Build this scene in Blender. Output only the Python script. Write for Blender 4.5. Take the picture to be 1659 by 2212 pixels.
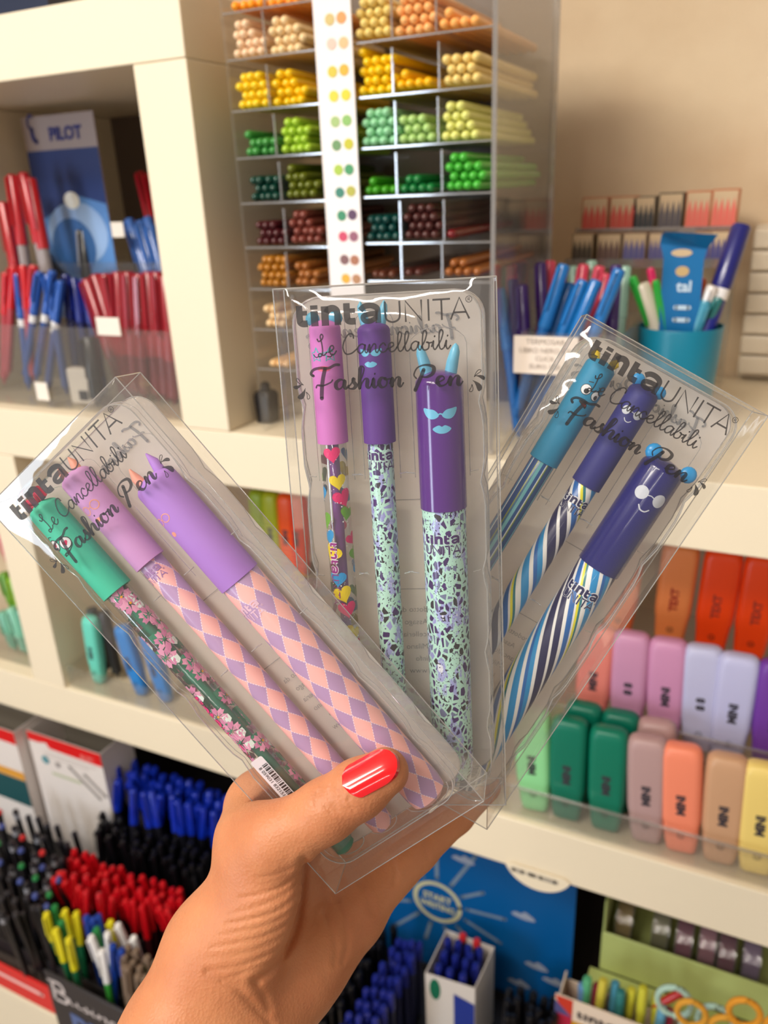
import bpy, math, random
import numpy as np
from mathutils import Matrix, Vector
for o in list(bpy.data.objects): bpy.data.objects.remove(o, do_unlink=True)
SC = bpy.context.scene
COL = SC.collection
random.seed(7)
PI = math.pi

# ------------------------------------------------------------------ camera, light, exposure
FPX = 1719.2; CX, CY = 829.5, 1106.0
MR = np.array([[0.90366, 0.42636, -0.04033], [0.12659, -0.35588, -0.92592], [-0.40912, 0.83161, -0.37557]])
u_, s_, v_ = np.linalg.svd(MR); MR = u_ @ v_          # rows: camera right, down, forward in world axes
CAM = np.array([0.0, 0.0, 1.45])
cam = bpy.data.cameras.new('camera'); camo = bpy.data.objects.new('camera', cam); COL.objects.link(camo)
cam.sensor_fit = 'VERTICAL'; cam.sensor_height = 36.0; cam.sensor_width = 27.0
cam.lens = FPX / 2212.0 * 36.0
cam.clip_start = 0.01
cam.dof.use_dof = True; cam.dof.focus_distance = 0.285; cam.dof.aperture_fstop = 11.5
mw = Matrix.Identity(4)
for i in range(3):
    mw[i][0] = MR[0][i]; mw[i][1] = -MR[1][i]; mw[i][2] = -MR[2][i]; mw[i][3] = CAM[i]
camo.matrix_world = mw
SC.camera = camo
SC.view_settings.view_transform = 'Standard'; SC.view_settings.look = 'None'
SC.view_settings.gamma = 1.0; SC.view_settings.exposure = 0.0
SC.view_settings.use_curve_mapping = False
SC.cycles.transparent_max_bounces = 40
SC.cycles.max_bounces = 7
w = bpy.data.worlds.new('world'); SC.world = w; w.use_nodes = True
w.node_tree.nodes['Background'].inputs[0].default_value = (1.0, 0.90, 0.80, 1)
w.node_tree.nodes['Background'].inputs[1].default_value = 0.36
def area(name, loc, target, sx, sy, power, col):
    l = bpy.data.lights.new(name, 'AREA'); l.shape = 'RECTANGLE'; l.size = sx; l.size_y = sy
    l.energy = power; l.color = col
    o = bpy.data.objects.new(name, l); COL.objects.link(o); o.location = loc
    o.rotation_euler = (Vector(target) - Vector(loc)).to_track_quat('-Z', 'Y').to_euler()
    o['kind'] = 'structure'
    return o
area('ceiling_lamp', (-0.95, -0.75, 2.75), (-0.5, 0.5, 1.0), 1.2, 0.35, 41, (1.0, 0.93, 0.82))
area('ceiling_lamp', (-0.55, -1.35, 2.75), (0.0, 0.6, 1.1), 1.2, 0.35, 30, (1.0, 0.93, 0.82))
area('ceiling_lamp', (1.2, -4.0, 2.76), (1.2, -4.0, 0.0), 1.3, 0.12, 22, (1.0, 0.95, 0.88))  # unseen lamp, added to draw a streak reflection on the box film
area('ceiling_lamp', (1.2, -5.6, 2.76), (1.2, -5.6, 0.0), 1.3, 0.12, 22, (1.0, 0.95, 0.88))  # another added lamp out of view, for a second film streak
area('shop_window', (-1.85, -2.4, 1.25), (-0.1, 0.3, 1.35), 0.6, 1.5, 34, (0.72, 0.85, 1.0))

# ------------------------------------------------------------------ pixel -> world helpers
def ray(px): return MR.T @ np.array([(px[0] - CX) / FPX, (px[1] - CY) / FPX, 1.0])
def at(px, py, Y):
    d = ray((px, py)); return Vector(CAM + d * (Y / d[1]))
def atz(px, py, Z):
    d = ray((px, py)); return Vector(CAM + d * ((Z - CAM[2]) / d[2]))
def c2w(p): return MR.T @ np.asarray(p) + CAM

# ------------------------------------------------------------------ materials
def lin(c):
    return tuple(((x / 255.0) / 12.92 if x / 255.0 <= 0.04045 else ((x / 255.0 + 0.055) / 1.055) ** 2.4) for x in c)
_mats = {}
def newmat(name):
    m = bpy.data.materials.new(name); m.use_nodes = True; m.node_tree.nodes.clear(); return m
def mat(rgb, rough=0.5, spec=0.5, metal=0.0, coat=0.0, noise=0.0, nscale=40.0, bump=0.0, bscale=200.0, sss=0.0):
    key = (tuple(rgb), rough, spec, metal, coat, noise, nscale, bump, bscale, sss)
    if key in _mats: return _mats[key]
    m = newmat('paint_%02x%02x%02x' % tuple(int(x) for x in rgb)); nt = m.node_tree
    b = nt.nodes.new('ShaderNodeBsdfPrincipled'); o = nt.nodes.new('ShaderNodeOutputMaterial')
    nt.links.new(b.outputs[0], o.inputs[0])
    c = lin(rgb)
    b.inputs['Base Color'].default_value = (*c, 1); b.inputs['Roughness'].default_value = rough
    b.inputs['Specular IOR Level'].default_value = spec; b.inputs['Metallic'].default_value = metal
    b.inputs['Coat Weight'].default_value = coat
    if sss:
        b.inputs['Subsurface Weight'].default_value = sss; b.inputs['Subsurface Radius'].default_value = (0.004, 0.0015, 0.0008)
        b.inputs['Subsurface Scale'].default_value = 1.0
    if noise or bump: tc = nt.nodes.new('ShaderNodeTexCoord')
    if noise:
        n = nt.nodes.new('ShaderNodeTexNoise'); n.inputs['Scale'].default_value = nscale; n.inputs['Detail'].default_value = 4
        nt.links.new(tc.outputs['Object'], n.inputs['Vector'])
        mx = nt.nodes.new('ShaderNodeMix'); mx.data_type = 'RGBA'
        nt.links.new(n.outputs[0], mx.inputs[0])
        mx.inputs[6].default_value = (*[x * (1 - noise) for x in c], 1); mx.inputs[7].default_value = (*[min(1, x * (1 + noise)) for x in c], 1)
        nt.links.new(mx.outputs[2], b.inputs['Base Color'])
    if bump:
        n = nt.nodes.new('ShaderNodeTexNoise'); n.inputs['Scale'].default_value = bscale; n.inputs['Detail'].default_value = 3
        nt.links.new(tc.outputs['Object'], n.inputs['Vector'])
        bp = nt.nodes.new('ShaderNodeBump'); bp.inputs['Strength'].default_value = bump; bp.inputs['Distance'].default_value = 0.001
        nt.links.new(n.outputs[0], bp.inputs['Height']); nt.links.new(bp.outputs[0], b.inputs['Normal'])
    _mats[key] = m
    return m
def film(name, tint=(1, 1, 1), refl=0.06, haze=0.0, hazecol=(0.8, 0.8, 0.8), rough=0.04, bump=0.0, bscale=60.0, fpow=4.0, fmax=0.75):
    """thin clear plastic: see-through, Fresnel reflection, optional milky haze"""
    if name in _mats: return _mats[name]
    m = newmat(name); nt = m.node_tree; N = nt.nodes.new; L = nt.links.new
    o = N('ShaderNodeOutputMaterial'); t = N('ShaderNodeBsdfTransparent'); g = N('ShaderNodeBsdfGlossy')
    t.inputs[0].default_value = (*tint, 1); g.inputs['Roughness'].default_value = rough
    lw = N('ShaderNodeLayerWeight'); lw.inputs[0].default_value = 0.5
    p = N('ShaderNodeMath'); p.operation = 'POWER'; L(lw.outputs['Facing'], p.inputs[0]); p.inputs[1].default_value = fpow
    q = N('ShaderNodeMath'); q.operation = 'MULTIPLY_ADD'; L(p.outputs[0], q.inputs[0]); q.inputs[1].default_value = fmax; q.inputs[2].default_value = refl
    base = t.outputs[0]
    if haze:
        d = N('ShaderNodeBsdfDiffuse'); d.inputs[0].default_value = (*hazecol, 1)
        tr = N('ShaderNodeBsdfTranslucent'); tr.inputs[0].default_value = (*hazecol, 1)
        a = N('ShaderNodeMixShader'); a.inputs[0].default_value = 0.35; L(d.outputs[0], a.inputs[1]); L(tr.outputs[0], a.inputs[2])
        h = N('ShaderNodeMixShader'); h.inputs[0].default_value = haze; L(t.outputs[0], h.inputs[1]); L(a.outputs[0], h.inputs[2])
        base = h.outputs[0]
    mx = N('ShaderNodeMixShader'); L(q.outputs[0], mx.inputs[0]); L(base, mx.inputs[1]); L(g.outputs[0], mx.inputs[2])
    L(mx.outputs[0], o.inputs[0])
    if bump:
        tc = N('ShaderNodeTexCoord'); n = N('ShaderNodeTexNoise'); n.inputs['Scale'].default_value = bscale; n.inputs['Detail'].default_value = 2
        L(tc.outputs['Object'], n.inputs['Vector'])
        bp = N('ShaderNodeBump'); bp.inputs['Strength'].default_value = bump; bp.inputs['Distance'].default_value = 0.004
        L(n.outputs[0], bp.inputs['Height']); L(bp.outputs[0], g.inputs['Normal'])
    _mats[name] = m
    return m
def ink(name, rgb, alpha):
    if name in _mats: return _mats[name]
    m = newmat(name); nt = m.node_tree; N = nt.nodes.new; L = nt.links.new
    o = N('ShaderNodeOutputMaterial'); t = N('ShaderNodeBsdfTransparent'); d = N('ShaderNodeBsdfPrincipled')
    d.inputs['Base Color'].default_value = (*lin(rgb), 1); d.inputs['Roughness'].default_value = 0.5
    x = N('ShaderNodeMixShader'); x.inputs[0].default_value = alpha; L(t.outputs[0], x.inputs[1]); L(d.outputs[0], x.inputs[2]); L(x.outputs[0], o.inputs[0])
    _mats[name] = m
    return m
class E:
    """tiny expression builder over Math nodes"""
    def __init__(s, nt, sock): s.nt = nt; s.s = sock
    def _op(s, op, *a):
        n = s.nt.nodes.new('ShaderNodeMath'); n.operation = op
        for i, x in enumerate((s,) + a):
            if isinstance(x, E): s.nt.links.new(x.s, n.inputs[i])
            else: n.inputs[i].default_value = x
        return E(s.nt, n.outputs[0])
    def __add__(s, o): return s._op('ADD', o)
    def __sub__(s, o): return s._op('SUBTRACT', o)
    def __mul__(s, o): return s._op('MULTIPLY', o)
    def fr(s): return s._op('FRACT')
    def fl(s): return s._op('FLOOR')
    def ab(s): return s._op('ABSOLUTE')
    def lt(s, o): return s._op('LESS_THAN', o)
    def gt(s, o): return s._op('GREATER_THAN', o)
    def mn(s, o): return s._op('MINIMUM', o)
    def mx(s, o): return s._op('MAXIMUM', o)
    def mod(s, o): return s._op('FLOORED_MODULO', o)
def patmat(name, build, rough=0.4, coat=0.3):
    """build(nt, U, V) -> colour socket; U turns round the barrel 0..1, V runs along it in mm"""
    if name in _mats: return _mats[name]
    m = newmat(name); nt = m.node_tree
    b = nt.nodes.new('ShaderNodeBsdfPrincipled'); o = nt.nodes.new('ShaderNodeOutputMaterial'); nt.links.new(b.outputs[0], o.inputs[0])
    uv = nt.nodes.new('ShaderNodeUVMap'); sp = nt.nodes.new('ShaderNodeSeparateXYZ'); nt.links.new(uv.outputs[0], sp.inputs[0])
    c = build(nt, E(nt, sp.outputs[0]), E(nt, sp.outputs[1]))
    nt.links.new(c, b.inputs['Base Color']); b.inputs['Roughness'].default_value = rough; b.inputs['Coat Weight'].default_value = coat
    _mats[name] = m
    return m
def mixc(nt, fac, a, b):
    x = nt.nodes.new('ShaderNodeMix'); x.data_type = 'RGBA'
    nt.links.new(fac.s, x.inputs[0])
    for k, v in ((6, a), (7, b)):
        if isinstance(v, tuple): x.inputs[k].default_value = (*lin(v), 1)
        else: nt.links.new(v, x.inputs[k])
    return x.outputs[2]
def ramp(nt, fac, stops):
    r = nt.nodes.new('ShaderNodeValToRGB'); r.color_ramp.interpolation = 'CONSTANT'
    cr = r.color_ramp
    while len(cr.elements) > 1: cr.elements.remove(cr.elements[0])
    for i, (p, c) in enumerate(stops):
        e = cr.elements[0] if i == 0 else cr.elements.new(p)
        e.position = p; e.color = (*lin(c), 1)
    nt.links.new(fac.s, r.inputs[0])
    return r.outputs[0]

# ------------------------------------------------------------------ mesh builder
class MB:
    def __init__(s): s.v = []; s.f = []; s.uv = []; s.mi = []; s.cm = 0; s.has_uv = False
    def add(s, verts, faces, uvs=None):
        b = len(s.v); s.v += [tuple(p) for p in verts]
        s.uv += list(uvs) if uvs else [(0, 0)] * len(verts)
        if uvs: s.has_uv = True
        for f in faces: s.f.append(tuple(b + i for i in f)); s.mi.append(s.cm)
        return s
    def box(s, lo, hi, mtx=None):
        x0, y0, z0 = lo; x1, y1, z1 = hi
        v = [(x0, y0, z0), (x1, y0, z0), (x1, y1, z0), (x0, y1, z0), (x0, y0, z1), (x1, y0, z1), (x1, y1, z1), (x0, y1, z1)]
        if mtx: v = [mtx @ Vector(p) for p in v]
        return s.add(v, [(0, 3, 2, 1), (4, 5, 6, 7), (0, 1, 5, 4), (1, 2, 6, 5), (2, 3, 7, 6), (3, 0, 4, 7)])
    def lathe(s, prof, n=24, ax='z', cen=(0, 0), cap0=True, cap1=True, sq=1.0, vscale=1000.0):
        """prof: list of (t, r) along the axis"""
        vs = []; uv = []; m = n + 1
        for t, r in prof:
            for k in range(m):
                a = 2 * PI * k / n; c, d = math.cos(a) * r, math.sin(a) * r * sq
                vs.append((cen[0] + c, cen[1] + d, t) if ax == 'z' else ((cen[0] + c, t, cen[1] + d) if ax == 'y' else (t, cen[0] + c, cen[1] + d)))
                uv.append((k / n, t * vscale))
        fs = []
        for i in range(len(prof) - 1):
            for k in range(n):
                a = i * m + k; fs.append((a, a + 1, a + m + 1, a + m))
        if cap0: fs.append(tuple(range(n))[::-1])
        if cap1: fs.append(tuple((len(prof) - 1) * m + k for k in range(n)))
        if ax == 'y': fs = [f[::-1] for f in fs]
        return s.add(vs, fs, uv)
    def tube(s, pts, r, n=6, closed=False):
        pts = [Vector(p) for p in pts]; k = len(pts); vs = []
        up = None
        for i, p in enumerate(pts):
            a = pts[(i - 1) % k] if (closed or i > 0) else p; b = pts[(i + 1) % k] if (closed or i < k - 1) else p
            t = (b - a).normalized()
            if up is None:
                up = Vector((0, 0, 1)) if abs(t.z) < 0.9 else Vector((1, 0, 0))
            x = t.cross(up)
            if x.length < 1e-6: x = t.cross(Vector((0.3, 0.9, 0.2)))
            x.normalize(); y = t.cross(x); up = -y if False else up
            rr = r[i] if isinstance(r, (list, tuple)) else r
            for j in range(n):
                q = 2 * PI * j / n; vs.append(p + x * math.cos(q) * rr + y * math.sin(q) * rr)
        fs = []
        for i in range(k if closed else k - 1):
            i2 = (i + 1) % k
            for j in range(n): fs.append((i * n + j, i * n + (j + 1) % n, i2 * n + (j + 1) % n, i2 * n + j))
        if not closed: fs += [tuple(range(n))[::-1], tuple((k - 1) * n + j for j in range(n))]
        return s.add(vs, fs)
    def sheet(s, outline, fn=None):
        """flat polygon"""
        v = [fn(*p) if fn else p for p in outline]
        return s.add(v, [tuple(range(len(v)))])
    def blob(s, outline, fn, rings=(1, 0.66, 0.33), cen=None):
        """star-shaped 2D outline filled in rings and mapped by fn(x, y)"""
        n = len(outline); cx = cen[0] if cen else sum(p[0] for p in outline) / n; cy = cen[1] if cen else sum(p[1] for p in outline) / n
        v = []
        for q in rings: v += [fn(cx + (p[0] - cx) * q, cy + (p[1] - cy) * q) for p in outline]
        v.append(fn(cx, cy)); fs = []
        for r in range(len(rings) - 1):
            for k in range(n): fs.append((r * n + k, r * n + (k + 1) % n, (r + 1) * n + (k + 1) % n, (r + 1) * n + k))
        b = (len(rings) - 1) * n
        for k in range(n): fs.append((b + k, b + (k + 1) % n, len(v) - 1))
        return s.add(v, fs)
    def stroke(s, pts, wd, fn, caps=True):
        """2D ribbon of width wd (number or list) mapped by fn"""
        k = len(pts); v = []; fs = []
        for i, p in enumerate(pts):
            a = pts[max(i - 1, 0)]; b = pts[min(i + 1, k - 1)]
            dx, dy = b[0] - a[0], b[1] - a[1]; l = math.hypot(dx, dy) or 1e-9
            w = (wd[i] if isinstance(wd, (list, tuple)) else wd) / 2
            nx, ny = -dy / l * w, dx / l * w
            v += [fn(p[0] + nx, p[1] + ny), fn(p[0] - nx, p[1] - ny)]
        for i in range(k - 1): fs.append((2 * i, 2 * i + 1, 2 * i + 3, 2 * i + 2))
        s.add(v, fs)
        if caps:
            for i in (0, k - 1):
                w = (wd[i] if isinstance(wd, (list, tuple)) else wd) / 2
                s.blob([(pts[i][0] + math.cos(a * PI / 5) * w, pts[i][1] + math.sin(a * PI / 5) * w) for a in range(10)], fn, rings=(1,))
        return s
    def mesh(s, name, smooth=True, angle=40):
        me = bpy.data.meshes.new(name); me.from_pydata(s.v, [], s.f)
        if s.has_uv:
            ul = me.uv_layers.new(name='UVMap'); uv = np.array(s.uv, dtype=np.float32)
            idx = np.empty(len(me.loops), dtype=np.int32); me.loops.foreach_get('vertex_index', idx)
            ul.data.foreach_set('uv', uv[idx].ravel())
        if max(s.mi or [0]) > 0: me.polygons.foreach_set('material_index', s.mi)
        if smooth:
            me.polygons.foreach_set('use_smooth', [True] * len(me.polygons))
            try: me.set_sharp_from_angle(angle=math.radians(angle))
            except Exception: pass
        me.update()
        return me
    def obj(s, name, m, parent=None, mtx=None, smooth=True, bevel=0.0, label=None):
        me = s.mesh(name, smooth)
        for x in (m if isinstance(m, (list, tuple)) else [m]): me.materials.append(x)
        o = bpy.data.objects.new(name, me); COL.objects.link(o)
        if parent: o.parent = parent
        if mtx is not None: o.matrix_world = mtx
        if bevel:
            b = o.modifiers.new('bevel', 'BEVEL'); b.width = bevel; b.segments = 2; b.limit_method = 'ANGLE'
        if label: o['label'] = label
        return o
def thing(name, label, cat, mtx=None, group=None):
    o = bpy.data.objects.new(name, None); COL.objects.link(o); o.empty_display_size = 0.01
    if mtx is not None: o.matrix_world = mtx
    o['label'] = label; o['category'] = cat
    if group: o['group'] = group
    return o
def tag(o, label, cat, group=None):
    o['label'] = label; o['category'] = cat
    if group: o['group'] = group
    return o
KIDS = {}
def kids(o):
    if o.name not in KIDS: KIDS[o.name] = [x for x in COL.objects if x.parent == o]
    return KIDS[o.name]
def dup(o, mtx=None, label=None, group=None, parent=None):
    c = o.copy(); COL.objects.link(c)
    if parent: c.parent = parent
    if mtx is not None: c.matrix_world = mtx
    if label: c['label'] = label
    if group: c['group'] = group
    for ch in kids(o): dup(ch, parent=c)
    return c
def T(x, y, z): return Matrix.Translation((x, y, z))
def spline(pts, n=8, closed=False):
    P = [np.array(p, float) for p in pts]; out = []; k = len(P)
    for i in range(k if closed else k - 1):
        p0 = P[(i - 1) % k] if (closed or i > 0) else P[i]; p1 = P[i]; p2 = P[(i + 1) % k]
        p3 = P[(i + 2) % k] if (closed or i + 2 < k) else p2
        for j in range(n):
            t = j / n
            out.append(tuple(0.5 * ((2 * p1) + (-p0 + p2) * t + (2 * p0 - 5 * p1 + 4 * p2 - p3) * t * t + (-p0 + 3 * p1 - 3 * p2 + p3) * t ** 3)))
    if not closed: out.append(tuple(P[-1]))
    return out
def circ(cx, cy, r, n=20, ry=None): return [(cx + math.cos(2 * PI * i / n) * r, cy + math.sin(2 * PI * i / n) * (ry or r)) for i in range(n)]
_tc = {}
def text_into(mb, string, size, fn, bold=0.0, align='CENTER'):
    """built-in font outlines, filled, mapped by fn(x, y)"""
    k = (string, size, bold, align)
    if k not in _tc:
        c = bpy.data.curves.new('lettering', 'FONT'); c.body = string; c.size = size; c.align_x = align; c.offset = bold; c.resolution_u = 3
        o = bpy.data.objects.new('lettering', c); COL.objects.link(o)
        dg = bpy.context.evaluated_depsgraph_get(); dg.update()
        me = bpy.data.meshes.new_from_object(o.evaluated_get(dg))
        _tc[k] = ([tuple(v.co)[:2] for v in me.vertices], [tuple(p.vertices) for p in me.polygons])
        bpy.data.objects.remove(o, do_unlink=True); bpy.data.curves.remove(c); bpy.data.meshes.remove(me)
    v, f = _tc[k]
    mb.add([fn(*p) for p in v], f)
mm = 0.001
def rrect(x0, y0, x1, y1, r, n=6):
    P = []
    for cx, cy, a in ((x1 - r, y0 + r, -PI / 2), (x1 - r, y1 - r, 0), (x0 + r, y1 - r, PI / 2), (x0 + r, y0 + r, PI)):
        P += [(cx + math.cos(a + PI / 2 * k / n) * r, cy + math.sin(a + PI / 2 * k / n) * r) for k in range(n + 1)]
    return P
# --- lettering strokes, unit = x height, y up
SCR = {
 'L': (1.0, [[(-.15, 1.75), (0, 1.5), (.35, 1.7), (.5, 2.05), (.35, 2.25), (.2, 2.0), (.3, 1.4), (.36, .6), (.25, 0.02), (-.05, -.12), (-.12, .12), (.12, .2), (.45, .0), (.8, .3)]]),
 'e': (.8, [[(0, .3), (.3, .45), (.58, .72), (.48, 1), (.22, .88), (.12, .45), (.3, .03), (.6, .08), (.85, .4)]]),
 'C': (1.25, [[(1.0, 1.7), (.95, 2.1), (.6, 2.15), (.2, 1.5), (.02, .7), (.25, .02), (.75, .05), (1.25, .5)]]),
 'a': (.95, [[(.72, .85), (.45, 1), (.12, .7), (.08, .22), (.28, 0), (.55, .25), (.75, .92), (.7, .3), (.82, .02), (1.0, .35)]]),
 'n': (.95, [[(0, .35), (.14, .85), (.2, .8), (.16, .0), (.3, .5), (.55, .95), (.72, .8), (.68, .2), (.82, 0), (1.0, .35)]]),
 'c': (.75, [[(.62, .75), (.45, 1), (.14, .7), (.1, .25), (.32, 0), (.6, .1), (.8, .4)]]),
 'l': (.62, [[(0, .35), (.32, 1.0), (.52, 1.8), (.38, 2.1), (.2, 1.75), (.16, .4), (.32, 0), (.55, .15), (.65, .35)]]),
 'b': (.9, [[(0, .35), (.32, 1.0), (.5, 1.8), (.36, 2.1), (.18, 1.75), (.1, .3), (.32, 0), (.62, .2), (.66, .75), (.45, .85), (.7, .75), (.92, .8)]]),
 'i': (.5, [[(0, .35), (.18, .95), (.14, .3), (.28, 0), (.52, .35)], [(.28, 1.4), (.3, 1.47)]]),
 's': (.75, [[(0, .1), (.3, .6), (.48, 1.1), (.44, .75), (.6, .35), (.45, .02), (.15, .0), (.05, .2)]]),
 'h': (1.0, [[(0, .4), (.35, 1.2), (.52, 2.0), (.4, 2.25), (.24, 1.9), (.12, .0), (.3, .5), (.55, .95), (.72, .8), (.68, .2), (.84, 0), (1.02, .35)]]),
 'o': (.85, [[(.55, .95), (.25, .95), (.06, .45), (.25, 0), (.55, .12), (.66, .6), (.5, .95), (.6, .8), (.9, .85)]]),
 'u': (.95, [[(0, .9), (.06, .35), (.25, 0), (.55, .3), (.68, .95), (.64, .3), (.8, 0), (1.0, .35)]]),
 'F': (1.6, [[(.05, 1.5), (-.12, 1.75), (.1, 2.15), (.6, 2.3), (1.2, 2.25), (1.7, 2.55), (2.0, 2.55)], [(.95, 2.2), (.75, 1.2), (.62, .2), (.55, -.9)], [(.2, .25), (.3, .5), (.75, .45), (1.3, .75), (1.45, 1.0)]]),
 'P': (1.5, [[(.75, 1.75), (.55, 1.0), (.3, .2), (.15, -.3)], [(.25, .9), (.1, 1.3), (.35, 2.0), (.9, 2.25), (1.4, 2.0), (1.35, 1.35), (.95, 1.0), (.6, 1.05)]]),
}
def script(mb, word, u0, vb, xh, width, wd, fn, brush=False, mirror=False):
    """cursive word: starts at u0, baseline vb (v grows downwards), x height xh, fitted to width"""
    tot = sum(SCR[c][0] for c in word); sx = width / tot; x = 0
    for c in word:
        adv, st = SCR[c]
        for q in st:
            P = spline(q, 7); pts = [(u0 + (x + p[0]) * sx, vb - p[1] * xh) for p in P]
            if brush:
                ws = []
                for i in range(len(pts)):
                    a = pts[max(i - 1, 0)]; b = pts[min(i + 1, len(pts) - 1)]; l = math.hypot(b[0] - a[0], b[1] - a[1]) or 1
                    dn = (b[1] - a[1]) / l
                    ws.append(wd * (0.55 + 0.55 * max(dn, -0.25)))
                ws = [sum(ws[max(0, i - 2):i + 3]) / len(ws[max(0, i - 2):i + 3]) for i in range(len(ws))]
                if c == 'F' and q is st[0]: ws = [wd * 0.75] * len(ws)
            else: ws = wd
            mb.stroke(pts, ws, fn)
        x += adv
def tinta(mb, fn, w=1.0):
    S = lambda p, d, n=1: mb.stroke(spline(p, 6) if n else p, d * w, fn, caps=False)
    S([(-28.5, -93.2), (-28.5, -88.6), (-28.2, -87.6), (-27.2, -87.25), (-25.9, -87.3)], 2.2); S([(-27.6, -90.7), (-25.9, -90.7)], 1.5, 0)
    S([(-23.5, -91.2), (-23.5, -86.3)], 2.5, 0); S([(-23.5, -93.1), (-23.5, -91.75)], 2.5, 0)
    S([(-19.9, -92.6), (-19.9, -86.3)], 2.5, 0); S([(-19.4, -90.4), (-18.6, -91.5), (-17.1, -91.8), (-15.9, -91.0), (-15.7, -89.5), (-15.7, -86.3)], 2.2)
    S([(-12.5, -93.2), (-12.5, -88.6), (-12.2, -87.6), (-11.2, -87.25), (-9.7, -87.3)], 2.2); S([(-11.6, -90.7), (-9.7, -90.7)], 1.5, 0)
    S([(-8.0, -90.6), (-6.6, -91.8), (-4.4, -92.0), (-2.5, -91.2), (-2.1, -89.6), (-2.1, -86.3)], 1.9)
    S([(-2.2, -89.4), (-5.2, -89.3), (-7.1, -88.6), (-6.7, -87.3), (-4.8, -87.0), (-2.4, -88.2)], 1.7)
def unita(mb, fn, w=0.62, o=0.0):
    S = lambda p: mb.stroke(p, w, fn, caps=False)
    S(spline([(.3, -93), (.3, -88.6), (.9, -87.0), (2.7, -86.3), (4.5, -87.0), (5.1, -88.6), (5.1, -93)], 6))
    S([(7.0, -86.1), (7.0, -92.9), (12.3, -86.3), (12.3, -93)]); S([(14.6, -93), (14.6, -86.1)])
    S([(16.0, -92.7), (21.8, -92.7)]); S([(18.9, -92.7), (18.9, -86.1)])
    S([(21.8, -86.1), (24.8, -93), (27.9, -86.1)]); S([(22.9, -88.3), (26.8, -88.3)])
def regmark(mb, fn, x=27.9, y=-92.3, r=1.0):
    c = circ(x, y, r, 18); mb.stroke(c + [c[0]], .22, fn, caps=False)
    mb.stroke([(x - .3, y + .55), (x - .3, y - .5), (x + .2, y - .5), (x + .35, y - .2), (x + .1, y), (x - .3, y)], .2, fn, caps=False); mb.stroke([(x, y), (x + .4, y + .55)], .2, fn, caps=False)
def drop(mb, x, y, dx, dy, wd, fn, solid=True):
    """tear drop, blunt end at (x, y), tip at (x+dx, y+dy)"""
    l = math.hypot(dx, dy); ex, ey = dx / l, dy / l; nx, ny = -ey, ex
    side = [(0.0, .55), (.12, .95), (.28, 1.0), (.5, .72), (.75, .34), (1.0, .04)]
    bend = lambda t: 0.25 * wd * math.sin(t * PI)
    P = [(x + ex * l * t + nx * (wd / 2 * q + bend(t)), y + ey * l * t + ny * (wd / 2 * q + bend(t))) for t, q in side]
    P += [(x + ex * l * t - nx * (wd / 2 * q - bend(t)), y + ey * l * t - ny * (wd / 2 * q - bend(t))) for t, q in side[::-1]]
    if solid: mb.blob(P, fn, rings=(1,), cen=(x + ex * l * .3 + nx * bend(.3), y + ey * l * .3 + ny * bend(.3)))
    else: mb.stroke(P + [P[0]], .25, fn, caps=False)
def splash(mb, fn, m):
    drop(mb, m * 31.0, -62.4, -m * 2.6, -3.6, 1.9, fn); drop(mb, m * 32.5, -66.2, -m * 3.2, -1.2, 1.3, fn)
    drop(mb, m * 31.2, -69.2, -m * 2.2, 2.2, .9, fn, False); drop(mb, m * 27.6, -62.2, m * .6, -2.4, 1.0, fn, False)

# ------------------------------------------------------------------ the room: wall, shelving
YF = 0.67; ZT1, ZB1 = 1.215, 1.153; ZT2, ZB2 = 0.800, 0.7325
def plaster():
    m = newmat('plaster'); nt = m.node_tree; N = nt.nodes.new; L = nt.links.new
    b = N('ShaderNodeBsdfPrincipled'); o = N('ShaderNodeOutputMaterial'); L(b.outputs[0], o.inputs[0])
    tc = N('ShaderNodeTexCoord'); n1 = N('ShaderNodeTexNoise'); n1.inputs['Scale'].default_value = 5; n1.inputs['Detail'].default_value = 6
    L(tc.outputs['Object'], n1.inputs['Vector'])
    r = N('ShaderNodeValToRGB'); L(n1.outputs[0], r.inputs[0])
    r.color_ramp.elements[0].position = 0.3; r.color_ramp.elements[0].color = (*lin((205, 178, 146)), 1)
    r.color_ramp.elements[1].position = 0.62; r.color_ramp.elements[1].color = (*lin((222, 200, 170)), 1)
    L(r.outputs[0], b.inputs['Base Color']); b.inputs['Roughness'].default_value = 0.9
    n2 = N('ShaderNodeTexNoise'); n2.inputs['Scale'].default_value = 60; n2.inputs['Detail'].default_value = 5
    L(tc.outputs['Object'], n2.inputs['Vector']); bp = N('ShaderNodeBump'); bp.inputs['Strength'].default_value = 0.25; bp.inputs['Distance'].default_value = 0.004
    L(n2.outputs[0], bp.inputs['Height']); L(bp.outputs[0], b.inputs['Normal'])
    return m
CREAM = mat((238, 223, 196), rough=0.42, noise=0.025, nscale=6)
o = MB().box((-2.6, 1.075, 0.0), (1.6, 1.15, 2.8)).obj('wall_back', plaster()); o['kind'] = 'structure'
o = MB().box((-2.6, -6.4, -0.05), (1.6, 1.15, 0.0)).obj('floor', mat((150, 135, 118), rough=0.5, noise=0.1)); o['kind'] = 'structure'
o = MB().box((-2.6, -6.4, 2.8), (1.6, 1.15, 2.85)).obj('ceiling', mat((235, 228, 215), rough=0.9)); o['kind'] = 'structure'
# slatted white wall panel behind the right end of the counter
mb = MB()
for k in range(7):
    mb.box((-0.03, 1.045, 1.225 + k * 0.024), (0.75, 1.066, 1.225 + k * 0.024 + 0.0225))
mb.box((-0.03, 1.066, 1.215), (0.75, 1.0745, 1.395))
o = mb.obj('slatted_panel', mat((214, 200, 180), rough=0.4), bevel=0.003)
tag(o, 'cream slatted panel on the back wall behind the teal cup', 'wall panel')
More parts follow.
